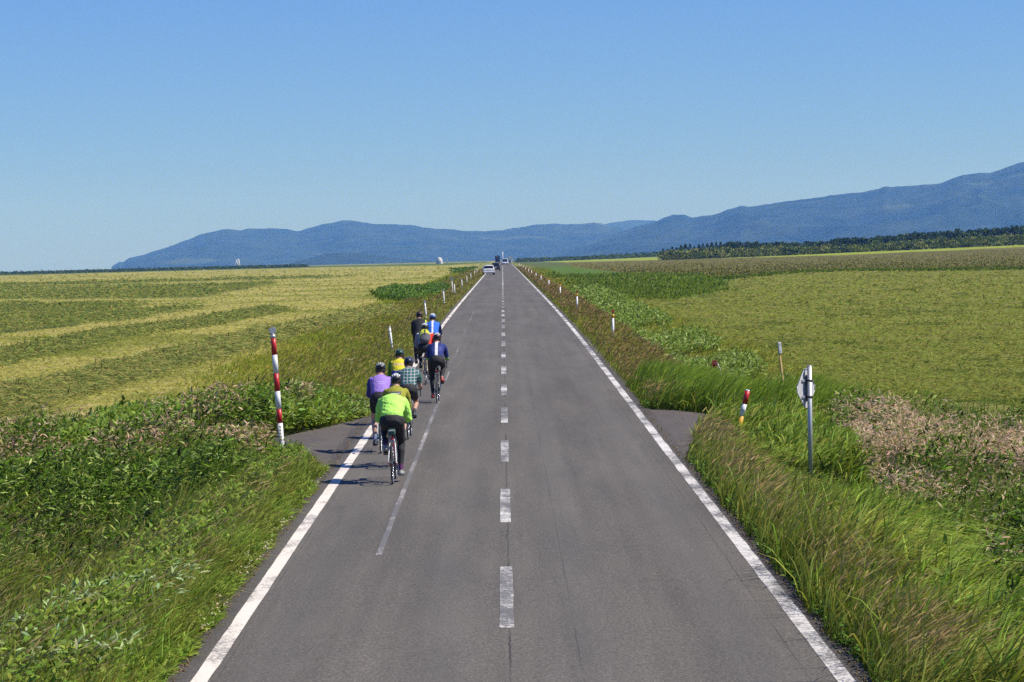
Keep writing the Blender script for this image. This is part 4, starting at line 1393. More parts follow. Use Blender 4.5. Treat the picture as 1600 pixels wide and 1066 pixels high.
def car(name, kind, body_col, label, loc, rz, L=4.3, Wd=1.7, H=1.5, van=False):
    """local frame: rear bumper at y=0, front at y=L, wheels on z=0"""
    r = tag(empty(name, loc, rz), label, kind)
    pm = paintm(name+'_paint', body_col)
    hw = Wd/2
    zb, zw = .24, (.92 if not van else .95)       # sill, waist
    def half(w, z0, z1):
        return [(0, z0), (w*.80, z0), (w*.97, z0+.10), (w, z0+.32), (w*.985, z1-.12), (w*.93, z1-.02), (w*.86, z1), (0, z1+.02)]
    bm = bmesh.new()
    hood = .70 if not van else .80
    secs = [(0.0, half(hw*.90, .34, zw-.10)), (.10, half(hw*.97, .27, zw-.01)), (.5, half(hw, zb, zw)), (L*.55, half(hw, zb, zw)),
            (L*.72, half(hw, zb, zw-.02)), (L*.80, half(hw*.99, zb, zw-.07)), (L-.35, half(hw*.96, .25, hood)), (L-.10, half(hw*.88, .28, hood-.08)), (L, half(hw*.78, .34, hood-.22))]
    loft_car(bm, secs)
    bd = bmobj('body', bm, pm, r)
    # cabin
    bm = bmesh.new()
    def ch(w, z1): return [(0, zw-.03), (w*.99, zw-.03), (w*.93, (zw+z1)/2), (w*.83, z1-.05), (w*.72, z1), (0, z1+.02)]
    y0 = .06 if van else .14
    loft_car(bm, [(y0, ch(hw*.93, zw+.04)), (y0+.30 if not van else y0+.12, ch(hw*.93, H-.06)), (y0+.7, ch(hw*.93, H)), (L*.50, ch(hw*.93, H)), (L*.58, ch(hw*.93, H-.05)), (L*.76, ch(hw*.90, zw+.02))])
    bmobj('roof', bm, pm, r)
    # glass, 4 mm proud of the cabin
    def quad(pts, nm, mat, par=r, th=.02):
        bm = bmesh.new()
        P = [Vector(p) for p in pts]; nn = (P[1]-P[0]).cross(P[2]-P[0]).normalized()
        a = [bm.verts.new(p+nn*.012) for p in P]; b = [bm.verts.new(p-nn*th) for p in P]
        bm.faces.new(a); bm.faces.new(b[::-1])
        for i in range(4): bm.faces.new((a[i], b[i], b[(i+1) % 4], a[(i+1) % 4]))
        return bmobj(nm, bm, mat, par)
    ys, ye = y0-.005, (y0+.255 if not van else y0+.085)
    quad([(-hw*.82, ys, zw+.06), (hw*.82, ys, zw+.06), (hw*.70, ye, H-.10), (-hw*.70, ye, H-.10)], 'rear_window', M_glass)
    quad([(hw*.80, L*.765, zw+.05), (-hw*.80, L*.765, zw+.05), (-hw*.68, L*.61, H-.09), (hw*.68, L*.61, H-.09)], 'windscreen', M_glass)
    for s in (1, -1):
        for (ya, yb) in ((y0+.38, L*.33), (L*.345, L*.56)):
            p = [(s*hw*.915, ya, zw+.03), (s*hw*.915, yb+(.28 if yb > L*.5 else 0), zw+.03), (s*hw*.80, yb, H-.11), (s*hw*.80, ya+.08, H-.11)]
            quad(p if s > 0 else p[::-1], 'side_window', M_glass)
    # lamps, bumper, plate, handle
    for s in (1, -1):
        bm = bmesh.new(); box(bm, (s*hw*.80, .055, zw-.20), (.26, .08, .22), .03); bmobj('tail_light', bm, M_tail, r)
        bm = bmesh.new(); box(bm, (s*hw*.70, L-.09, hood-.12), (.34, .16, .16), .04); bmobj('headlight', bm, M_head, r)
        bm = bmesh.new(); box(bm, (s*(hw+.08), L*.66, zw+.04), (.16, .10, .12), .03); bmobj('mirror', bm, pm, r)
    bm = bmesh.new(); box(bm, (0, -.015, .42), (Wd*.92, .14, .20), .05); bmobj('rear_bumper', bm, pm if not van else M_trim, r)
    bm = bmesh.new(); box(bm, (0, .0, .30), (Wd*.82, .12, .10), .03); bmobj('rear_skirt', bm, M_trim, r)
    bm = bmesh.new(); box(bm, (0, -.005, .68), (.34, .02, .17), .004); bmobj('number_plate', bm, M_plate, r)
    bm = bmesh.new(); box(bm, (0, L+.0, .48), (.34, .02, .17), .004); bmobj('number_plate', bm, M_plate, r)
    bm = bmesh.new(); box(bm, (0, L-.03, hood-.22), (hw*1.0, .06, .12), .02); bmobj('grille', bm, M_trim, r)
    for s in (1, -1):
        for y in (.78, L-.82):
            bm = bmesh.new(); disc(bm, (s*(hw-.10), y, .31), .31, .20, 'X', 28); t = bmobj('wheel', bm, M_tyre, r)
            bm = bmesh.new(); disc(bm, (s*(hw-.02), y, .31), .20, .05, 'X', 20); bmobj('rim', bm, M_rim, t)
            bm = bmesh.new(); disc(bm, (s*(hw-.06), y, .33), .345, .13, 'X', 28); bmobj('wheel_arch', bm, M_trim, r)
    return r

X0, _ = at(764.0, 410, 427); car('estate_car', 'car', (.78, .78, .78), 'white estate car seen from behind in the left lane, nearest of the vehicles', (X0, 410, float(zr(410))), math.radians(1.5), 4.5, 1.72, 1.47)
X0, _ = at(774.5, 500, 422.5); car('dark_car', 'car', (.03, .035, .05), 'dark car half hidden ahead of the white estate car', (X0, 505, float(zr(505))), 0, 4.2, 1.66, 1.5)
X0, _ = at(789.5, 780, 414); car('oncoming_van', 'van', (.62, .66, .78), 'oncoming pale blue and white van in the right lane', (X0, 784, float(zr(784))), math.pi, 4.3, 1.75, 1.85, van=True)
# dark blue box lorry
D0 = 1380; X0, _ = at(777.5, D0, 411); 
lr = tag(empty('box_lorry', (X0, D0, float(zr(D0)))), 'dark blue high-sided lorry far ahead in the left lane', 'lorry')
mb = simple('navy_lorry_body', (.012, .018, .06), .5)
bm = bmesh.new(); box(bm, (0, 3.3, 2.35), (2.35, 6.4, 2.9), .06); cb = bmobj('cargo_box', bm, mb, lr)
for s in (-1, 1):
    bm = bmesh.new(); box(bm, (s*.58, .085, 2.35), (1.08, .05, 2.7), .01); dr = bmobj('rear_door', bm, mb, cb)
    bm = bmesh.new(); tube(bm, (s*.25, .04, 1.1), (s*.25, .04, 3.6), .02, .02, 6); bmobj('door_bar', bm, M_steel, dr)
bm = bmesh.new(); box(bm, (0, 7.5, 1.55), (2.2, 1.7, 2.1), .15); bmobj('cab', bm, mb, lr)
bm = bmesh.new(); box(bm, (0, 4.1, .78), (.9, 8.2, .22), .02); bmobj('chassis', bm, M_trim, lr)
bm = bmesh.new(); box(bm, (0, .1, .62), (2.2, .12, .14), .02); bmobj('rear_bumper', bm, M_trim, lr)
for s in (-1, 1):
    bm = bmesh.new(); box(bm, (s*.95, .04, .78), (.36, .06, .14), .01); bmobj('tail_light', bm, M_tail, lr)
    for y in (1.6, 7.2):
        bm = bmesh.new(); disc(bm, (s*.98, y, .46), .46, .28, 'X', 24); w = bmobj('wheel', bm, M_tyre, lr)
        bm = bmesh.new(); disc(bm, (s*1.11, y, .46), .24, .04, 'X', 16); bmobj('rim', bm, M_rim, w)

# ------------------------------------------------------------------ bicycles
M_blk = simple('bike_black', (.018, .018, .02), .45)
M_tape = simple('bar_tape_black', (.02, .02, .022), .8)
M_wtape = simple('bar_tape_white', (.7, .7, .68), .7)
M_chrome = simple('polished_metal', (.55, .56, .57), .25, .9)
M_redl = simple('rear_light_red', (.50, .02, .02), .3)
M_saddle = simple('saddle_black', (.02, .02, .022), .5)
M_bagg = simple('saddle_bag_green', (.03, .09, .06), .7)

def torus(bm, c, R, r, n=44, m=8, flat=1.0):
    c = Vector(c); rings = []
    for i in range(n):
        a = 6.283185*i/n
        rings.append([bm.verts.new(c+Vector((r*math.cos(6.2832*k/m)*flat, (R+r*math.sin(6.2832*k/m))*math.cos(a), (R+r*math.sin(6.2832*k/m))*math.sin(a)))) for k in range(m)])
    for i in range(n):
        a, b = rings[i], rings[(i+1) % n]
        for k in range(m):
            bm.faces.new((a[k], b[k], b[(k+1) % m], a[(k+1) % m])).smooth = True

_bikecache = {}
def cached(key, fn):
    if key not in _bikecache:
        bm = bmesh.new(); fn(bm); me = bpy.data.meshes.new(key); bm.to_mesh(me); bm.free(); _bikecache[key] = me
    return _bikecache[key]
def cobj(name, key, fn, mat, parent):
    me = cached(key, fn)
    if not me.materials: me.materials.append(mat)
    o = bpy.data.objects.new(name, me); COL.objects.link(o); o.parent = parent
    return o

def spokes(bm):
    for i in range(24):
        a = 6.2832*i/24; s = .03 if i % 2 else -.03
        tube(bm, (s, .018*math.cos(a+1.2), .018*math.sin(a+1.2)), (0, .305*math.cos(a), .305*math.sin(a)), .0014, None, 4, False)

def bicycle(label, loc, rz, frame_col, stay_col, crank, seat_h=.91, tape=None, bag=False, light=True, rimc=None, tyrec=None):
    r = tag(empty('bicycle', loc, rz), label, 'bicycle', 'road bicycles ridden by the group')
    fm = simple('bike_frame_paint', frame_col, .3, var=.05)
    sm_ = simple('bike_stay_paint', stay_col, .3, var=.05)
    for y in (0.0, 1.0):
        w = cobj('wheel', 'wheel_rim%s' % bool(rimc), lambda bm: torus(bm, (0, 0, 0), .308, .011, 44, 8, .9), rimc or M_rim, r)
        w.location = (0, y, .338)
        w.rotation_euler = (random.random()*6, 0, 0)
        cobj('tyre', 'tyre%s' % bool(tyrec), lambda bm: torus(bm, (0, 0, 0), .325, .013), tyrec or M_tyre, w)
        cobj('spokes', 'spokes', spokes, M_chrome, w)
        cobj('hub', 'hub', lambda bm: (tube(bm, (-.045, 0, 0), (.045, 0, 0), .018, .018, 12), tube(bm, (-.034, 0, 0), (-.030, 0, 0), .028, .028, 12), tube(bm, (.030, 0, 0), (.034, 0, 0), .028, .028, 12)), M_chrome, w)
    BB = (0, .42, .275); SC_ = (0, .285, seat_h-.16); HT = (0, .845, .86); HB = (0, .875, .745)
    bm = bmesh.new()
    tube(bm, BB, SC_, .0155, .0150); tube(bm, SC_, (0, .85, .84), .0145, .0155); tube(bm, BB, (0, .868, .765), .0185, .0175)
    tube(bm, HB, HT, .020, .019); tube(bm, (-.035, .42, .275), (.035, .42, .275), .022)
    fr = bmobj('frame', bm, fm, r)
    for s in (-1, 1):
        bm = bmesh.new()
        path(bm, [(s*.018, .285, seat_h-.17), (s*.045, .18, seat_h*.55+.11), (s*.062, 0.03, .37), (s*.064, 0, .338)], .0085)
        bmobj('seat_stay', bm, sm_, fr)
        bm = bmesh.new(); path(bm, [(s*.03, .40, .275), (s*.05, .25, .285), (s*.064, 0, .338)], .0095); bmobj('chain_stay', bm, fm, fr)
    for s in (-1, 1):
        bm = bmesh.new(); path(bm, [(s*.02, .880, .735), (s*.048, .893, .70), (s*.052, .94, .52), (s*.052, 1.0, .338)], [.014, .013, .011, .009])
        bmobj('fork_blade', bm, sm_, r)
    bm = bmesh.new(); tube(bm, SC_, (0, .235, seat_h-.04), .0135); bmobj('seatpost', bm, M_blk, r)
    # saddle: broad tail, narrow nose
    bm = bmesh.new()
    rings = []
    for y, w, z, t in ((.115, .035, 0, .020), (.125, .064, .004, .028), (.165, .072, .004, .032), (.22, .052, -.002, .034), (.28, .026, -.006, .032), (.35, .020, -.010, .028), (.385, .012, -.014, .016)):
        rings.append([bm.verts.new((w*math.cos(a), y, seat_h+z-.014+t*.5*math.sin(a))) for a in [6.2832*k/14 for k in range(14)]])
    for a, b in zip(rings, rings[1:]):
        for k in range(14): bm.faces.new((a[k], a[(k+1) % 14], b[(k+1) % 14], b[k])).smooth = True
    bm.faces.new(rings[0][::-1]); bm.faces.new(rings[-1])
    bmobj('saddle', bm, M_saddle, r)
    # drop handlebar, stem, hoods
    bm = bmesh.new(); tube(bm, (0, .84, .875), (0, .925, .905), .015); tube(bm, HT, (0, .838, .89), .0155); bmobj('stem', bm, M_blk, r)
    bm = bmesh.new()
    pts = []
    for s in (-1, 1):
        half = [(s*.05, .925, .905), (s*.17, .93, .905), (s*.20, .945, .905), (s*.205, 1.0, .90), (s*.205, 1.02, .87), (s*.205, 1.0, .82), (s*.207, .96, .79), (s*.208, .91, .785)]
        pts = half[::-1]+pts if s < 0 else pts+half
    path(bm, pts, .0125)
    bmobj('handlebar', bm, tape or M_tape, r)
    for s in (-1, 1):
        bm = bmesh.new(); path(bm, [(s*.205, .985, .905), (s*.205, 1.04, .925), (s*.205, 1.065, .955)], [.017, .018, .013]); hd = bmobj('brake_hood', bm, M_tape, r)
        bm = bmesh.new(); path(bm, [(s*.207, 1.06, .93), (s*.212, 1.07, .86), (s*.212, 1.045, .80)], .006); bmobj('brake_lever', bm, M_chrome, hd)
    # cranks, pedals, chainring, chain, brakes
    bm = bmesh.new(); disc(bm, (.048, .42, .275), .088, .004, 'X', 32); disc(bm, (.056, .42, .275), .068, .004, 'X', 28); cr = bmobj('chainring', bm, M_chrome, r)
    for s in (1, -1):
        a = crank if s > 0 else crank+math.pi
        ex = (s*.075, .42+.17*math.cos(a), .275+.17*math.sin(a))
        bm = bmesh.new(); tube(bm, (s*.058, .42, .275), ex, .013, .010, 8); ck = bmobj('crank_arm', bm, M_chrome, r)
        bm = bmesh.new(); box(bm, (s*.118, ex[1], ex[2]), (.07, .065, .018), .004); bmobj('pedal', bm, M_blk, ck)
    bm = bmesh.new(); tube(bm, (.048, .42, .362), (.048, 0, .385), .004, None, 5); tube(bm, (.048, .42, .188), (.044, .02, .255), .004, None, 5); bmobj('chain', bm, M_blk, r)
    bm = bmesh.new(); disc(bm, (.042, 0, .338), .046, .018, 'X', 20); disc(bm, (.036, 0, .338), .034, .03, 'X', 20); box(bm, (.050, .015, .275), (.012, .03, .09), .004); bmobj('derailleur', bm, M_blk, r)
    bm = bmesh.new(); box(bm, (0, .115, seat_h-.24), (.09, .03, .035), .006); bmobj('rear_brake', bm, M_chrome, r)
    if bag:
        bm = bmesh.new(); box(bm, (0, .12, seat_h-.085), (.115, .13, .105), .025); bg_ = bmobj('saddle_bag', bm, M_bagg, r)
        bm = bmesh.new(); box(bm, (0, .05, seat_h-.06), (.10, .008, .018), .003); bmobj('reflective_strip', bm, M_lens, bg_)
    if light:
        bm = bmesh.new(); box(bm, (0, .20 if not bag else .15, seat_h-.19), (.036, .03, .055), .008); bmobj('rear_light', bm, M_redl, r)
    bm = bmesh.new(); tube(bm, (0, .455, .40), (0, .50, .56), .036, .036, 14); tube(bm, (0, .50, .56), (0, .508, .59), .022, .018, 12); bmobj('bottle', bm, M_lens, r)
    return r

# ------------------------------------------------------------------ riders
def loft(bm, cs, n=16, side=Vector((1, 0, 0)), off=None):
    """cs: [(centre, half width, half depth)]; closed at both ends with rounded caps"""
    cs = [(Vector(c), a, b) for c, a, b in cs]
    t0 = (cs[1][0]-cs[0][0]).normalized(); t1 = (cs[-1][0]-cs[-2][0]).normalized()
    full = []
    c, a, b = cs[0]; m = min(a, b)
    full += [(c-t0*m*.85, a*.35, b*.35), (c-t0*m*.55, a*.80, b*.80)]
    full += cs
    c, a, b = cs[-1]; m = min(a, b)
    full += [(c+t1*m*.55, a*.80, b*.80), (c+t1*m*.85, a*.35, b*.35)]
    rings = []
    for i, (c, a, b) in enumerate(full):
        d = (full[min(i+1, len(full)-1)][0]-full[max(i-1, 0)][0]).normalized()
        s = (side-d*side.dot(d)); s = s.normalized() if s.length > 1e-4 else d.orthogonal().normalized()
        u = s.cross(d)
        rings.append([bm.verts.new(c+s*a*math.cos(6.2832*k/n)+u*b*math.sin(6.2832*k/n)) for k in range(n)])
    for a, b in zip(rings, rings[1:]):
        for k in range(n): bm.faces.new((a[k], a[(k+1) % n], b[(k+1) % n], b[k]))
    bm.faces.new(rings[0][::-1]); bm.faces.new(rings[-1])

def ellip(bm, c, r, rot=None, u=20, v=14):
    res = bmesh.ops.create_uvsphere(bm, u_segments=u, v_segments=v, radius=1.0)
    vs = res['verts']
    bmesh.ops.scale(bm, vec=r, verts=vs)
    if rot is not None: bmesh.ops.rotate(bm, cent=(0, 0, 0), matrix=rot, verts=vs)
    bmesh.ops.translate(bm, vec=c, verts=vs)
    return vs

def fused(name, bm, voxel, mat, parent, iters=4, wrinkle=0.0, seed=0):
    """one continuous skin over all the volumes"""
    bmesh.ops.recalc_face_normals(bm, faces=bm.faces[:])
    me = bpy.data.meshes.new(name+'_src'); bm.to_mesh(me); bm.free()
    t = bpy.data.objects.new(name+'_src', me); COL.objects.link(t)
    md = t.modifiers.new('r', 'REMESH'); md.mode = 'VOXEL'; md.voxel_size = voxel; md.use_smooth_shade = True
    ms_ = t.modifiers.new('s', 'SMOOTH'); ms_.factor = .5; ms_.iterations = iters
    bpy.context.view_layer.update()
    dg = bpy.context.evaluated_depsgraph_get()
    out = bpy.data.meshes.new_from_object(t.evaluated_get(dg))
    bpy.data.objects.remove(t); bpy.data.meshes.remove(me)
    out.name = name
    n = len(out.vertices)
    if wrinkle:
        co = np.zeros(n*3, np.float32); out.vertices.foreach_get('co', co); co = co.reshape(-1, 3)
        nm = np.zeros(n*3, np.float32); out.vertices.foreach_get('normal', nm); nm = nm.reshape(-1, 3)
        w = (fbm(co[:, 0]*1.2+co[:, 2]*1.6, co[:, 1]*.8+co[:, 2]*.7, .085, 3, seed)-.5)*2*wrinkle
        co += nm*w[:, None]
        out.vertices.foreach_set('co', co.ravel())
    smooth(out)
    out.materials.clear()
    return link(name, out, mat, parent)

def ik(a, b, l1, l2, pole):
    a = Vector(a); b = Vector(b); d = b-a; L = min(d.length, (l1+l2)*.995)
    dn = d.normalized(); x = (l1*l1-l2*l2+L*L)/(2*L); h = math.sqrt(max(l1*l1-x*x, 0))
    p = Vector(pole); p = (p-dn*p.dot(dn)).normalized()
    return a+dn*x+p*h

M_skin = simple('skin', (.46, .27, .19), .55, var=.06, scale=20)
M_hair = simple('dark_hair', (.018, .012, .009), .6, var=.3, scale=60)
M_blackcloth = simple('black_cloth', (.016, .016, .018), .8, var=.2, scale=30, bump=.3)

def jersey_mat(name, base, stripe=None, accents=None, sw=.032):
    """cloth; stripe runs down the spine"""
    m, nt, b = nmat(name)
    co = objco(nt)
    sx = N(nt, 'ShaderNodeSeparateXYZ'); nt.links.new(co, sx.inputs[0])
    c = mixc(nt, noise(nt, 22, 4, co), tuple(x*.86 for x in base), tuple(min(1, x*1.1) for x in base))
    if accents:
        for kind, *v in accents:
            if kind == 'below':      # lower hem / zone of another colour: (z, colour)
                f = math_n(nt, 'LESS_THAN', sx.outputs[2], v[0]); c = mixc(nt, f, c, v[1])
            if kind == 'above':
                f = math_n(nt, 'GREATER_THAN', sx.outputs[2], v[0]); c = mixc(nt, f, c, v[1])
            if kind == 'band':
                f = math_n(nt, 'MULTIPLY', math_n(nt, 'GREATER_THAN', sx.outputs[2], v[0]), math_n(nt, 'LESS_THAN', sx.outputs[2], v[1])); c = mixc(nt, f, c, v[2])
            if kind == 'sleeve':
                f = math_n(nt, 'GREATER_THAN', math_n(nt, 'ABSOLUTE', sx.outputs[0]), v[0]); c = mixc(nt, f, c, v[1])
            if kind == 'right':
                f = math_n(nt, 'GREATER_THAN', sx.outputs[0], v[0]); c = mixc(nt, f, c, v[1])
            if kind == 'left':
                f = math_n(nt, 'LESS_THAN', sx.outputs[0], v[0]); c = mixc(nt, f, c, v[1])
            if kind == 'panel':      # block on the back: x half-width, z0, z1, colour
                f = math_n(nt, 'MULTIPLY', math_n(nt, 'LESS_THAN', math_n(nt, 'ABSOLUTE', sx.outputs[0]), v[0]), math_n(nt, 'MULTIPLY', math_n(nt, 'GREATER_THAN', sx.outputs[2], v[1]), math_n(nt, 'LESS_THAN', sx.outputs[2], v[2]))); c = mixc(nt, f, c, v[3])
            if kind == 'check':
                for ax, sc_, cc2, th in ((0, 15.0, v[0], .13), (2, 17.0, v[0], .13), (0, 15.0, v[1], .05), (2, 17.0, v[1], .05)):
                    q = math_n(nt, 'FRACT', math_n(nt, 'MULTIPLY_ADD', sx.outputs[ax], sc_, 40.5))
                    f = math_n(nt, 'MULTIPLY', math_n(nt, 'LESS_THAN', math_n(nt, 'ABSOLUTE', math_n(nt, 'SUBTRACT', q, .5)), th), .6 if th > .1 else .8)
                    c = mixc(nt, f, c, cc2)
    if stripe:
        f = math_n(nt, 'MULTIPLY', math_n(nt, 'LESS_THAN', math_n(nt, 'ABSOLUTE', sx.outputs[0]), sw), math_n(nt, 'GREATER_THAN', sx.outputs[2], stripe[1]))
        c = mixc(nt, f, c, stripe[0])
    nt.links.new(c, b.inputs['Base Color']); b.inputs['Roughness'].default_value = .75
    b.inputs['Specular IOR Level'].default_value = .25
    bp = N(nt, 'ShaderNodeBump', i_Strength=.9, i_Distance=.02)
    nt.links.new(noise(nt, 14, 3, objco(nt, (1, 1, .5)), .6, 1.2), bp.inputs['Height']); nt.links.new(bp.outputs[0], b.inputs['Normal'])
    return m

def rider(label, loc, rz, crank, jersey, shorts_m=None, tights=None, helmet=((.02, .02, .02), (.75, .75, .75)), shoe=(.03, .03, .03),
          sleeve='long', shorts_len=.55, lean=0.0, headdrop=0.0, headturn=0.0, gloves=None, build=1.0, loose=0.0, scale=1.0, helmet_on=True, shin=None, hem=0.0, seat_h=.91, sock=None):
    J = {}
    hipz = seat_h+.035
    PV = Vector((0, .20, hipz)); NK = Vector((0, .62, 1.30-lean*.0)) + Vector((0, lean*.07, -lean*.09))
    if headdrop: NK += Vector((0, .03, -.02))
    HD = NK+Vector((0, .13, .115-headdrop)); 
    sh = {s: NK+Vector((s*.168*build, -.035, -.045)) for s in (-1, 1)}
    hand = {s: Vector((s*.208, 1.00, .935)) for s in (-1, 1)}
    hip = {s: Vector((s*.092, .235, hipz-.005)) for s in (-1, 1)}
    elbow = {s: ik(sh[s], hand[s]+Vector((0, -.045, .01)), .285, .265, Vector((s*.22, -.35, -.85))) for s in (-1, 1)}
    ank = {}; knee = {}; ball = {}
    for s in (1, -1):
        a = crank if s > 0 else crank+math.pi
        p = Vector((s*.118, .42+.17*math.cos(a), .275+.17*math.sin(a)))
        ball[s] = p+Vector((0, .02, .022))
        up = math.sin(a)
        ank[s] = p+Vector((-s*.008, -.105, .105+.02*up))
        knee[s] = ik(hip[s], ank[s], .435, .425, Vector((s*.08, 1, .35)))
    CH = PV.lerp(NK, .62)+Vector((0, -.015, .035)); WA = PV.lerp(NK, .28)+Vector((0, -.02, .03))
    def torso(bm, g=0.0, top=True, low=True):
        L = [(PV+Vector((0, -.005, 0)), .155*build+g, .115+g)] if low else []
        L += [(PV.lerp(WA, .5), .150*build+g, .112+g), (WA, .142*build+g, .105+g), (PV.lerp(NK, .45)+Vector((0, -.02, .035)), .155*build+g, .112+g), (CH, .168*build+g, .118+g), (PV.lerp(NK, .80)+Vector((0, -.012, .012)), .172*build+g, .105+g), (NK+Vector((0, -.03, -.022)), .125*build+g, .078+g)]
        loft(bm, L, 20)
    # --- body: one continuous skin
    bm = bmesh.new()
    torso(bm)
    loft(bm, [(NK+Vector((0, -.04, -.03)), .068, .066), (NK+Vector((0, .03, .03)), .056, .058), (HD+Vector((0, -.03, -.06)), .054, .056)], 14)   # neck
    hr = Matrix.Rotation(headturn, 4, 'Z') @ Matrix.Rotation(-.30-headdrop*1.8, 4, 'X')
    ellip(bm, HD, (.074, .094, .112), hr)
    def hp(x, y, z): return HD+hr.to_3x3() @ Vector((x, y, z))
    ellip(bm, hp(0, .058, -.062), (.048, .040, .040), hr)                     # jaw and chin
    loft(bm, [(hp(0, .088, .012), .010, .010), (hp(0, .104, -.014), .013, .013), (hp(0, .100, -.026), .015, .010)], 8)    # nose
    ellip(bm, hp(0, .086, -.048), (.024, .010, .008), hr)                       # lips
    for s in (-1, 1):
        ellip(bm, hp(s*.030, .080, .014), (.014, .010, .010), hr)              # eyelids
        ellip(bm, hp(s*.074, -.004, -.010), (.010, .018, .030), hr)           # ears
        # arm tapering to the wrist
        e, w = elbow[s], hand[s]+Vector((0, -.045, .012))
        loft(bm, [(sh[s], .052, .050), (sh[s].lerp(e, .35), .049, .047), (sh[s].lerp(e, .85), .040, .039), (e, .040, .040), (e.lerp(w, .25), .041, .040), (e.lerp(w, .7), .031, .029), (w, .026, .022)], 12, Vector((0, 0, 1)))
        # palm over the brake hood, four fingers round it, thumb inside
        pc = hand[s]
        loft(bm, [(w, .026, .020), (pc+Vector((0, -.01, .022)), .038, .017), (pc+Vector((0, .030, .024)), .040, .015)], 12)
        for k, (fx, ln) in enumerate(((.030, .062), (.011, .072), (-.009, .068), (-.028, .054))):
            b0 = pc+Vector((s*fx, .034, .022)); b1 = b0+Vector((s*.006, ln*.45, -.004)); b2 = b1+Vector((s*.003, ln*.28, -.024)); b3 = b2+Vector((0, -.004, -.022))
            loft(bm, [(b0, .0098, .0098), (b1, .0090, .0090), (b2, .0084, .0084), (b3, .0075, .0075)], 8)
        t0 = pc+Vector((-s*.028, .0, .014)); loft(bm, [(t0, .0115, .0115), (t0+Vector((-s*.014, .026, -.010)), .0105, .0105), (t0+Vector((-s*.008, .050, -.022)), .009, .009)], 8)
        # leg
        h, k_, a_ = hip[s], knee[s], ank[s]
        loft(bm, [(h, .088, .090), (h.lerp(k_, .3), .080, .084), (h.lerp(k_, .75), .060, .062), (k_, .052, .054), (k_.lerp(a_, .28)+Vector((0, -.012, 0)), .053, .057), (k_.lerp(a_, .65), .040, .041), (a_, .030, .034)], 14)
        loft(bm, [(a_+Vector((0, -.035, -.05)), .030, .028), (a_+Vector((0, .02, -.055)), .036, .026), (ball[s]+Vector((0, 0, .012)), .044, .022), (ball[s]+Vector((0, .085, .008)), .034, .016)], 12)
    body = fused('person', bm, .0085, M_skin, None, 3)
    body.location = loc; body.rotation_euler = (0, 0, rz); body.scale = (scale,)*3
    tag(body, label, 'person', 'cyclists riding away in a bunch')
    # --- jersey
    bm = bmesh.new(); torso(bm, .014+loose*.028, low=False)
    if hem:
        loft(bm, [(PV.lerp(WA, .35)+Vector((0, -.02, .045)), .150*build+loose*.03, .10), (WA+Vector((0, 0, .02)), .155*build+loose*.045, .12)], 20)
    for s in (-1, 1):
        e, w = elbow[s], hand[s]+Vector((0, -.045, .012))
        L = [(sh[s]+Vector((-s*.02, 0, -.005)), .078+loose*.016, .076+loose*.016), (sh[s].lerp(e, .3), .068+loose*.02, .067+loose*.02)]
        if sleeve == 'long': L += [(sh[s].lerp(e, .85), .052+loose*.02, .051+loose*.02), (e, .051+loose*.016, .051+loose*.016), (e.lerp(w, .5), .047+loose*.01, .046+loose*.01), (e.lerp(w, .93), .034, .033)]
        else: L += [(sh[s].lerp(e, .68), .058, .056)]
        loft(bm, L, 14, Vector((0, 0, 1)))
    bm2 = bmesh.new(); loft(bm2, [(NK+Vector((0, -.005, -.012)), .066, .064), (NK+Vector((0, .02, .018)), .062, .060)], 16)
    fused('jersey', bm, .012, jersey, body, 5, .005+loose*.014, int(crank*10) % 17)
    fused('collar', bm2, .010, jersey, body, 2)
    # --- shorts or tights
    bm = bmesh.new()
    loft(bm, [(PV+Vector((0, -.012, -.012)), .170*build, .122), (PV.lerp(WA, .55), .158*build, .118)], 20)
    for s in (-1, 1):
        h, k_, a_ = hip[s], knee[s], ank[s]
        L = [(h, .100, .102), (h.lerp(k_, .3), .089, .093), (h.lerp(k_, shorts_len if not tights else .75), .075 if not tights else .068, .078 if not tights else .070)]
        if tights: L += [(k_, .060, .062), (k_.lerp(a_, .28)+Vector((0, -.012, 0)), .060, .064), (k_.lerp(a_, .65), .047, .048), (k_.lerp(a_, .93), .037, .040)]
        loft(bm, L, 16)
    fused('tights' if tights else 'shorts', bm, .011, shorts_m or M_blackcloth, body, 4, .003)
    # socks, shoes, gloves
    for s in (-1, 1):
        k_, a_ = knee[s], ank[s]
        bm = bmesh.new()
        loft(bm, [(a_+Vector((0, -.038, -.055)), .037, .034), (a_+Vector((0, .02, -.058)), .043, .034), (ball[s]+Vector((0, 0, .010)), .050, .027), (ball[s]+Vector((0, .09, .006)), .038, .020)], 14)
        loft(bm, [(a_+Vector((0, -.006, -.045)), .038, .042), (a_+Vector((0, 0, -.012)), .037, .041)], 12)
        so = fused('shoe', bm, .009, simple('shoe_material', shoe, .45), body, 2)
        bm = bmesh.new(); box(bm, tuple(ball[s]+Vector((0, .015, -.022))), (.075, .19, .012), .004); bmobj('sole', bm, M_blk, so)
        if not tights or sock:
            bm = bmesh.new(); loft(bm, [(a_, .036, .040), (k_.lerp(a_, .78), .042, .043)], 12)
            fused('sock', bm, .010, simple('sock_cloth', sock or (.03, .03, .035), .8), body, 2)
        if gloves:
            pc = hand[s]; w = pc+Vector((0, -.045, .012)); bm = bmesh.new()
            loft(bm, [(w+Vector((0, -.01, 0)), .031, .027), (pc+Vector((0, -.01, .022)), .043, .022), (pc+Vector((0, .034, .024)), .045, .020)], 12)
            fused('glove', bm, .009, simple('glove_cloth', gloves, .7), body, 2)
    # --- hair and helmet
    bm = bmesh.new(); vs = ellip(bm, (0, -.010, .012), (.081, .098, .110))
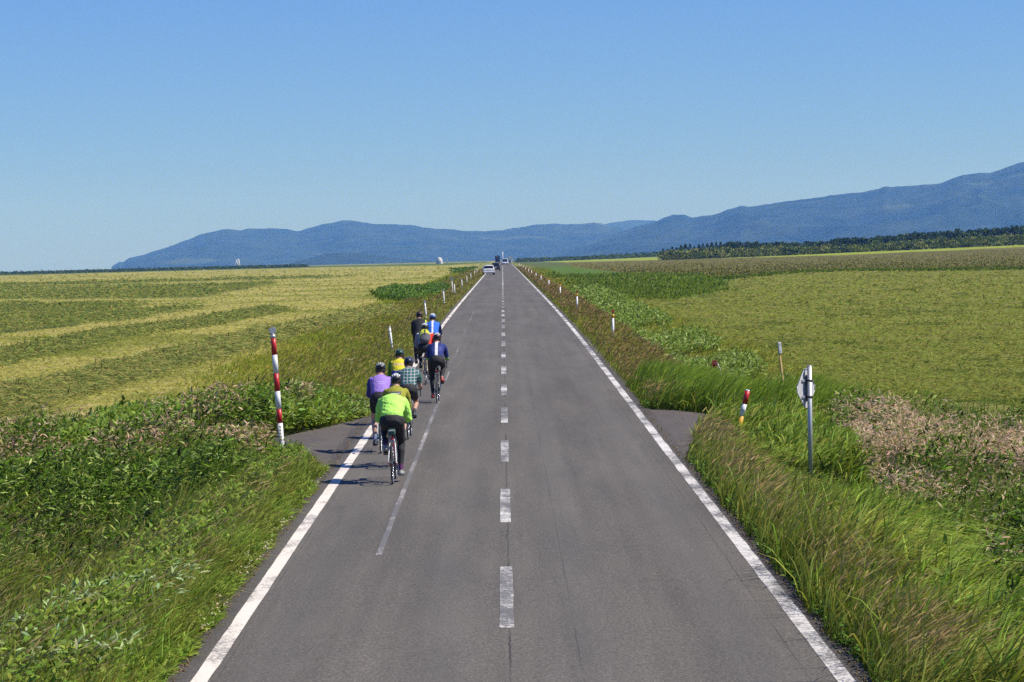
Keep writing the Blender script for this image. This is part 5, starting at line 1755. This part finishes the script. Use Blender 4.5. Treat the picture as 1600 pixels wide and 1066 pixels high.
    bmesh.ops.delete(bm, geom=[v for v in bm.verts if v.co.z < -.055 or (v.co.y > .045 and v.co.z < .045)], context='VERTS')
    hair = bmobj('hair', bm, M_hair, body, True); hair.matrix_local = Matrix.Translation(HD) @ hr
    md = hair.modifiers.new('t', 'SOLIDIFY'); md.thickness = .008; md.offset = 1
    if helmet_on:
        hm = Matrix.Translation(HD+Vector((0, 0, 0))) @ hr
        bm = bmesh.new(); ellip(bm, (0, -.008, .040), (.094, .128, .100), None, 28, 18)
        bmesh.ops.delete(bm, geom=[v for v in bm.verts if v.co.z < .022], context='VERTS')
        shell = bmobj('helmet', bm, simple('helmet_shell', helmet[0], .4, var=.08), body, True); shell.matrix_local = hm
        md = shell.modifiers.new('t', 'SOLIDIFY'); md.thickness = .020; md.offset = -1
        # raised ribs between the vents, front to back
        rm_ = simple('helmet_rib_paint', helmet[1], .35, var=.06)
        for xr in (-.066, -.034, 0, .034, .066):
            bm = bmesh.new(); pts = []
            for k in range(9):
                a = math.radians(18+k*18)
                y = -.008+.131*math.cos(a)*-1; z = .040+.103*math.sin(a)*math.sqrt(max(0, 1-(xr/.097)**2))
                pts.append(Vector((xr*(1-.25*abs(math.cos(a))), y*math.sqrt(max(.2, 1-(xr/.115)**2)), z)))
            path(bm, pts, [.006, .010, .012, .012, .011, .012, .012, .010, .006], 8)
            rb = bmobj('rib', bm, rm_, shell)
        bm = bmesh.new()
        for s in (-1, 1): pass
        path(bm, [(-.076, .0, .03), (-.070, .03, -.05), (0, .055, -.098), (.070, .03, -.05), (.076, .0, .03)], .004, 6)
        st_ = bmobj('helmet_strap', bm, M_blk, body); st_.matrix_local = hm
    return body, HD, NK, CH, PV

def place(px_, py_, D):
    X, _ = at(px_, D, py_)
    return (X, D, float(zr(D)))

WHT = (.76, .76, .76)
# 1: the last rider, fluorescent jacket
p = place(613.6, 752, 43.3)
bicycle('red bicycle with white seat stays and saddle bag, last and nearest of the bunch', p, -.01, (.40, .02, .02), (.70, .70, .70), -1.45, .90, bag=True)
rider('person in a loose fluorescent green jacket and black tights, last rider, bent low', p, -.01, -1.45,
      jersey_mat('fluorescent_jacket', (.46, .90, .15), None, None), tights=True, helmet=((.02, .02, .02), WHT), shoe=(.28, .28, .28), loose=.62, hem=.02, headdrop=.20, lean=.35, build=.99, scale=1.05, gloves=(.02, .02, .03), sock=(.10, .02, .10))
# 2: olive jacket just ahead
p = place(619.5, 727, 46.4)
bicycle('red bicycle just ahead of the last rider, mostly hidden behind him', p, 0, (.45, .03, .03), (.5, .05, .05), 1.9, .90, tape=M_wtape)
rider('person in an olive jacket with dark back panel and white and black helmet', p, 0, 1.9,
      jersey_mat('olive_jacket', (.30, .30, .035), None, [('panel', .095, 1.22, 1.275, (.10, .11, .10)), ('panel', .075, 1.235, 1.248, (.42, .42, .38)), ('sleeve', .235, (.26, .28, .04))]), helmet=((.03, .03, .03), (.80, .80, .80)), gloves=(.03, .08, .22), shorts_len=.8, build=.98)
# 3: purple jersey, leftmost
p = place(595.5, 706.5, 49.7)
bicycle('light blue bicycle at the left edge of the bunch, on the white line', p, .01, (.08, .35, .50), (.55, .6, .62), 1.15, .92, rimc=M_white2)
rider('person in a lilac jersey and black shorts, leftmost rider on the white line', p, .01, 1.15,
      jersey_mat('purple_jersey', (.32, .20, .60), None, [('panel', .11, 1.235, 1.246, (.45, .34, .70)), ('panel', .08, 1.205, 1.214, (.45, .34, .70)), ('sleeve', .185, (.05, .045, .26))]), helmet=((.015, .015, .017), (.45, .45, .47)), shorts_len=.55, sock=(.16, .20, .30), build=.98, scale=1.03)
# 4: plaid shirt
p = place(638, 686, 53.0)
bicycle('white bicycle ridden by the person in the plaid shirt', p, -.02, (.65, .65, .62), (.65, .65, .62), 2.4, .90)
rider('person in a teal plaid short-sleeved shirt and dark blue helmet with bare forearms', p, -.02, 2.4,
      jersey_mat('plaid_shirt', (.022, .10, .11), None, [('check', (.25, .33, .34), (.50, .45, .46)), ('below', .99, (.14, .09, .42)), ('sleeve', .22, (.02, .12, .09))]), sleeve='short', helmet=((.012, .022, .06), (.03, .05, .13)), shorts_len=.6, loose=.25)
# 5: yellow and green jersey
p = place(625, 661, 57.0)
bicycle('dark green bicycle ridden by the person in the yellow and green jersey', p, 0, (.02, .10, .05), (.02, .10, .05), .5, .89)
rider('person in a yellow and green jersey and dark green helmet, behind the plaid shirt', p, 0, .5,
      jersey_mat('yellow_green_jersey', (.62, .58, .03), None, [('panel', .12, 1.235, 1.27, (.62, .42, .28)), ('band', .95, 1.13, (.06, .07, .30)), ('sleeve', .17, (.10, .25, .03))]), helmet=((.015, .06, .045), (.05, .13, .10)), shorts_len=.6)
# 6: navy jersey with white stripe
p = place(683, 628, 64.3)
bicycle('black bicycle with a red rear light, rightmost of the bunch', p, -.02, (.02, .02, .022), (.02, .02, .022), 1.75, .93)
rider('person in a navy jersey with wide white back stripe and black tights', p, -.02, 1.75,
      jersey_mat('navy_jersey', (.022, .035, .17), (WHT, 1.0), [('below', 1.0, (.25, .50, .05)), ('panel', .125, 1.17, 1.26, (.05, .07, .25))]), tights=True, helmet=((.05, .02, .02), (.60, .60, .62)), shoe=(.45, .05, .05), build=.97, scale=1.04, seat_h=.92)
# 7: backpack rider
p = place(665, 600, 72.5)
bicycle('black and gold bicycle ridden by the person with the backpack', p, .01, (.03, .03, .03), (.30, .22, .08), -1.2, .93)
b7, HD7, NK7, CH7, PV7 = rider('person in a red and white jersey carrying a yellow-green backpack, white-starred helmet', p, .01, -1.2,
      jersey_mat('red_jersey', (.62, .035, .02), None, [('left', -.11, (.20, .23, .34)), ('above', 1.30, (.62, .60, .58))]), tights=True, helmet=((.03, .04, .04), (.80, .82, .82)), build=1.10, scale=1.03)
# his rucksack is a thing of its own
pk = tag(empty('backpack', p, .01), 'yellow-green and grey backpack on the back of the rider in red', 'backpack')
m_lime = simple('lime_fabric', (.45, .50, .04), .7, var=.15, bump=.3); m_gr = simple('grey_fabric', (.10, .10, .115), .8, var=.15)
bm = bmesh.new(); c0 = PV7.lerp(NK7, .78)+Vector((0, -.10, .16)); c1 = PV7.lerp(NK7, .22)+Vector((0, -.13, .12))
c0 = c0*1.03; c1 = c1*1.03
loft(bm, [(c0, .10, .045), (c0.lerp(c1, .3), .135, .085), (c0.lerp(c1, .7), .15, .10), (c1, .135, .085)], 18)
fused('bag_body', bm, .012, m_lime, pk, 4, .006, 3)
bm = bmesh.new(); loft(bm, [(c0.lerp(c1, .62)+Vector((.02, -.03, .02)), .142, .085), (c1+Vector((0, -.02, -.005)), .142, .09)], 18); fused('lower_pocket', bm, .012, m_gr, pk, 4, .004, 4)
bm = bmesh.new(); path(bm, [c0+Vector((.01, -.05, .04)), c0.lerp(c1, .35)+Vector((.02, -.09, .06)), c0.lerp(c1, .65)+Vector((.0, -.11, .07))], .012, 8); bmobj('zip_seam', bm, M_blk, pk)
for s in (-1, 1):
    bm = bmesh.new(); path(bm, [c0+Vector((s*.07, .02, .0)), NK7*1.03+Vector((s*.10, -.01, .075)), NK7*1.03+Vector((s*.14, .06, -.02)), NK7*1.03+Vector((s*.15, .0, -.13))], .014, 8); bmobj('strap', bm, m_gr, pk)
# 8: blue jersey
p = place(677, 577, 80)
bicycle('blue bicycle at the front right of the bunch', p, 0, (.03, .10, .40), (.05, .05, .06), 0.3, .92)
rider('person in a bright blue jersey with white stripe and white helmet, front right rider', p, 0, 0.3,
      jersey_mat('blue_jersey', (.03, .15, .62), (WHT, 1.05), [('sleeve', .195, (.012, .02, .08))], .026), helmet=((.10, .20, .45), (.78, .80, .84)), build=1.0, scale=1.04, gloves=(.7, .7, .7), lean=-.35)
# 9: black jacket
p = place(656, 575, 82)
bicycle('black bicycle at the front left of the bunch with a yellow reflective tag', p, 0, (.02, .02, .02), (.02, .02, .02), 2.0, .92)
rider('person in a black jacket with yellow shoulder flash and brown helmet, front left', p, 0, 2.0,
      jersey_mat('black_jacket', (.018, .018, .024), None, [('right', .17, (.50, .60, .10)), ('below', 1.0, (.02, .02, .02))]), tights=True, helmet=((.045, .016, .012), (.07, .025, .02)), build=.99, scale=1.05, lean=-.45)

# ------------------------------------------------------------------ haze: the air between here and the mountains
def build_haze():
    x0, x1, y0, y1, z0, z1 = -9600, 9600, -120, 22600, -120.0, 470.0
    bm = bmesh.new()
    vs = [bm.verts.new(p) for p in ((x0, y0, z0), (x1, y0, z0), (x1, y1, z0), (x0, y1, z0), (x0, y0, z1), (x1, y0, z1), (x1, y1, z1), (x0, y1, z1))]
    for f in ((3, 2, 1, 0), (4, 5, 6, 7), (0, 1, 5, 4), (1, 2, 6, 5), (2, 3, 7, 6), (3, 0, 4, 7)):
        bm.faces.new([vs[i] for i in f])
    m = bpy.data.materials.new('haze_air'); m.use_nodes = True
    nt = m.node_tree; nt.nodes.clear()
    pv = nt.nodes.new('ShaderNodeVolumePrincipled')
    pv.inputs['Color'].default_value = (.15, .37, 1.0, 1)
    pv.inputs['Absorption Color'].default_value = (1, 1, 1, 1)
    pv.inputs['Density'].default_value = HAZE
    out = nt.nodes.new('ShaderNodeOutputMaterial')
    nt.links.new(pv.outputs[0], out.inputs['Volume'])
    o = bmobj('haze', bm, m)
    tag(o, 'thin blue summer haze over the whole plain', 'haze', kind='stuff')
HAZE = 6.9e-5
build_haze()
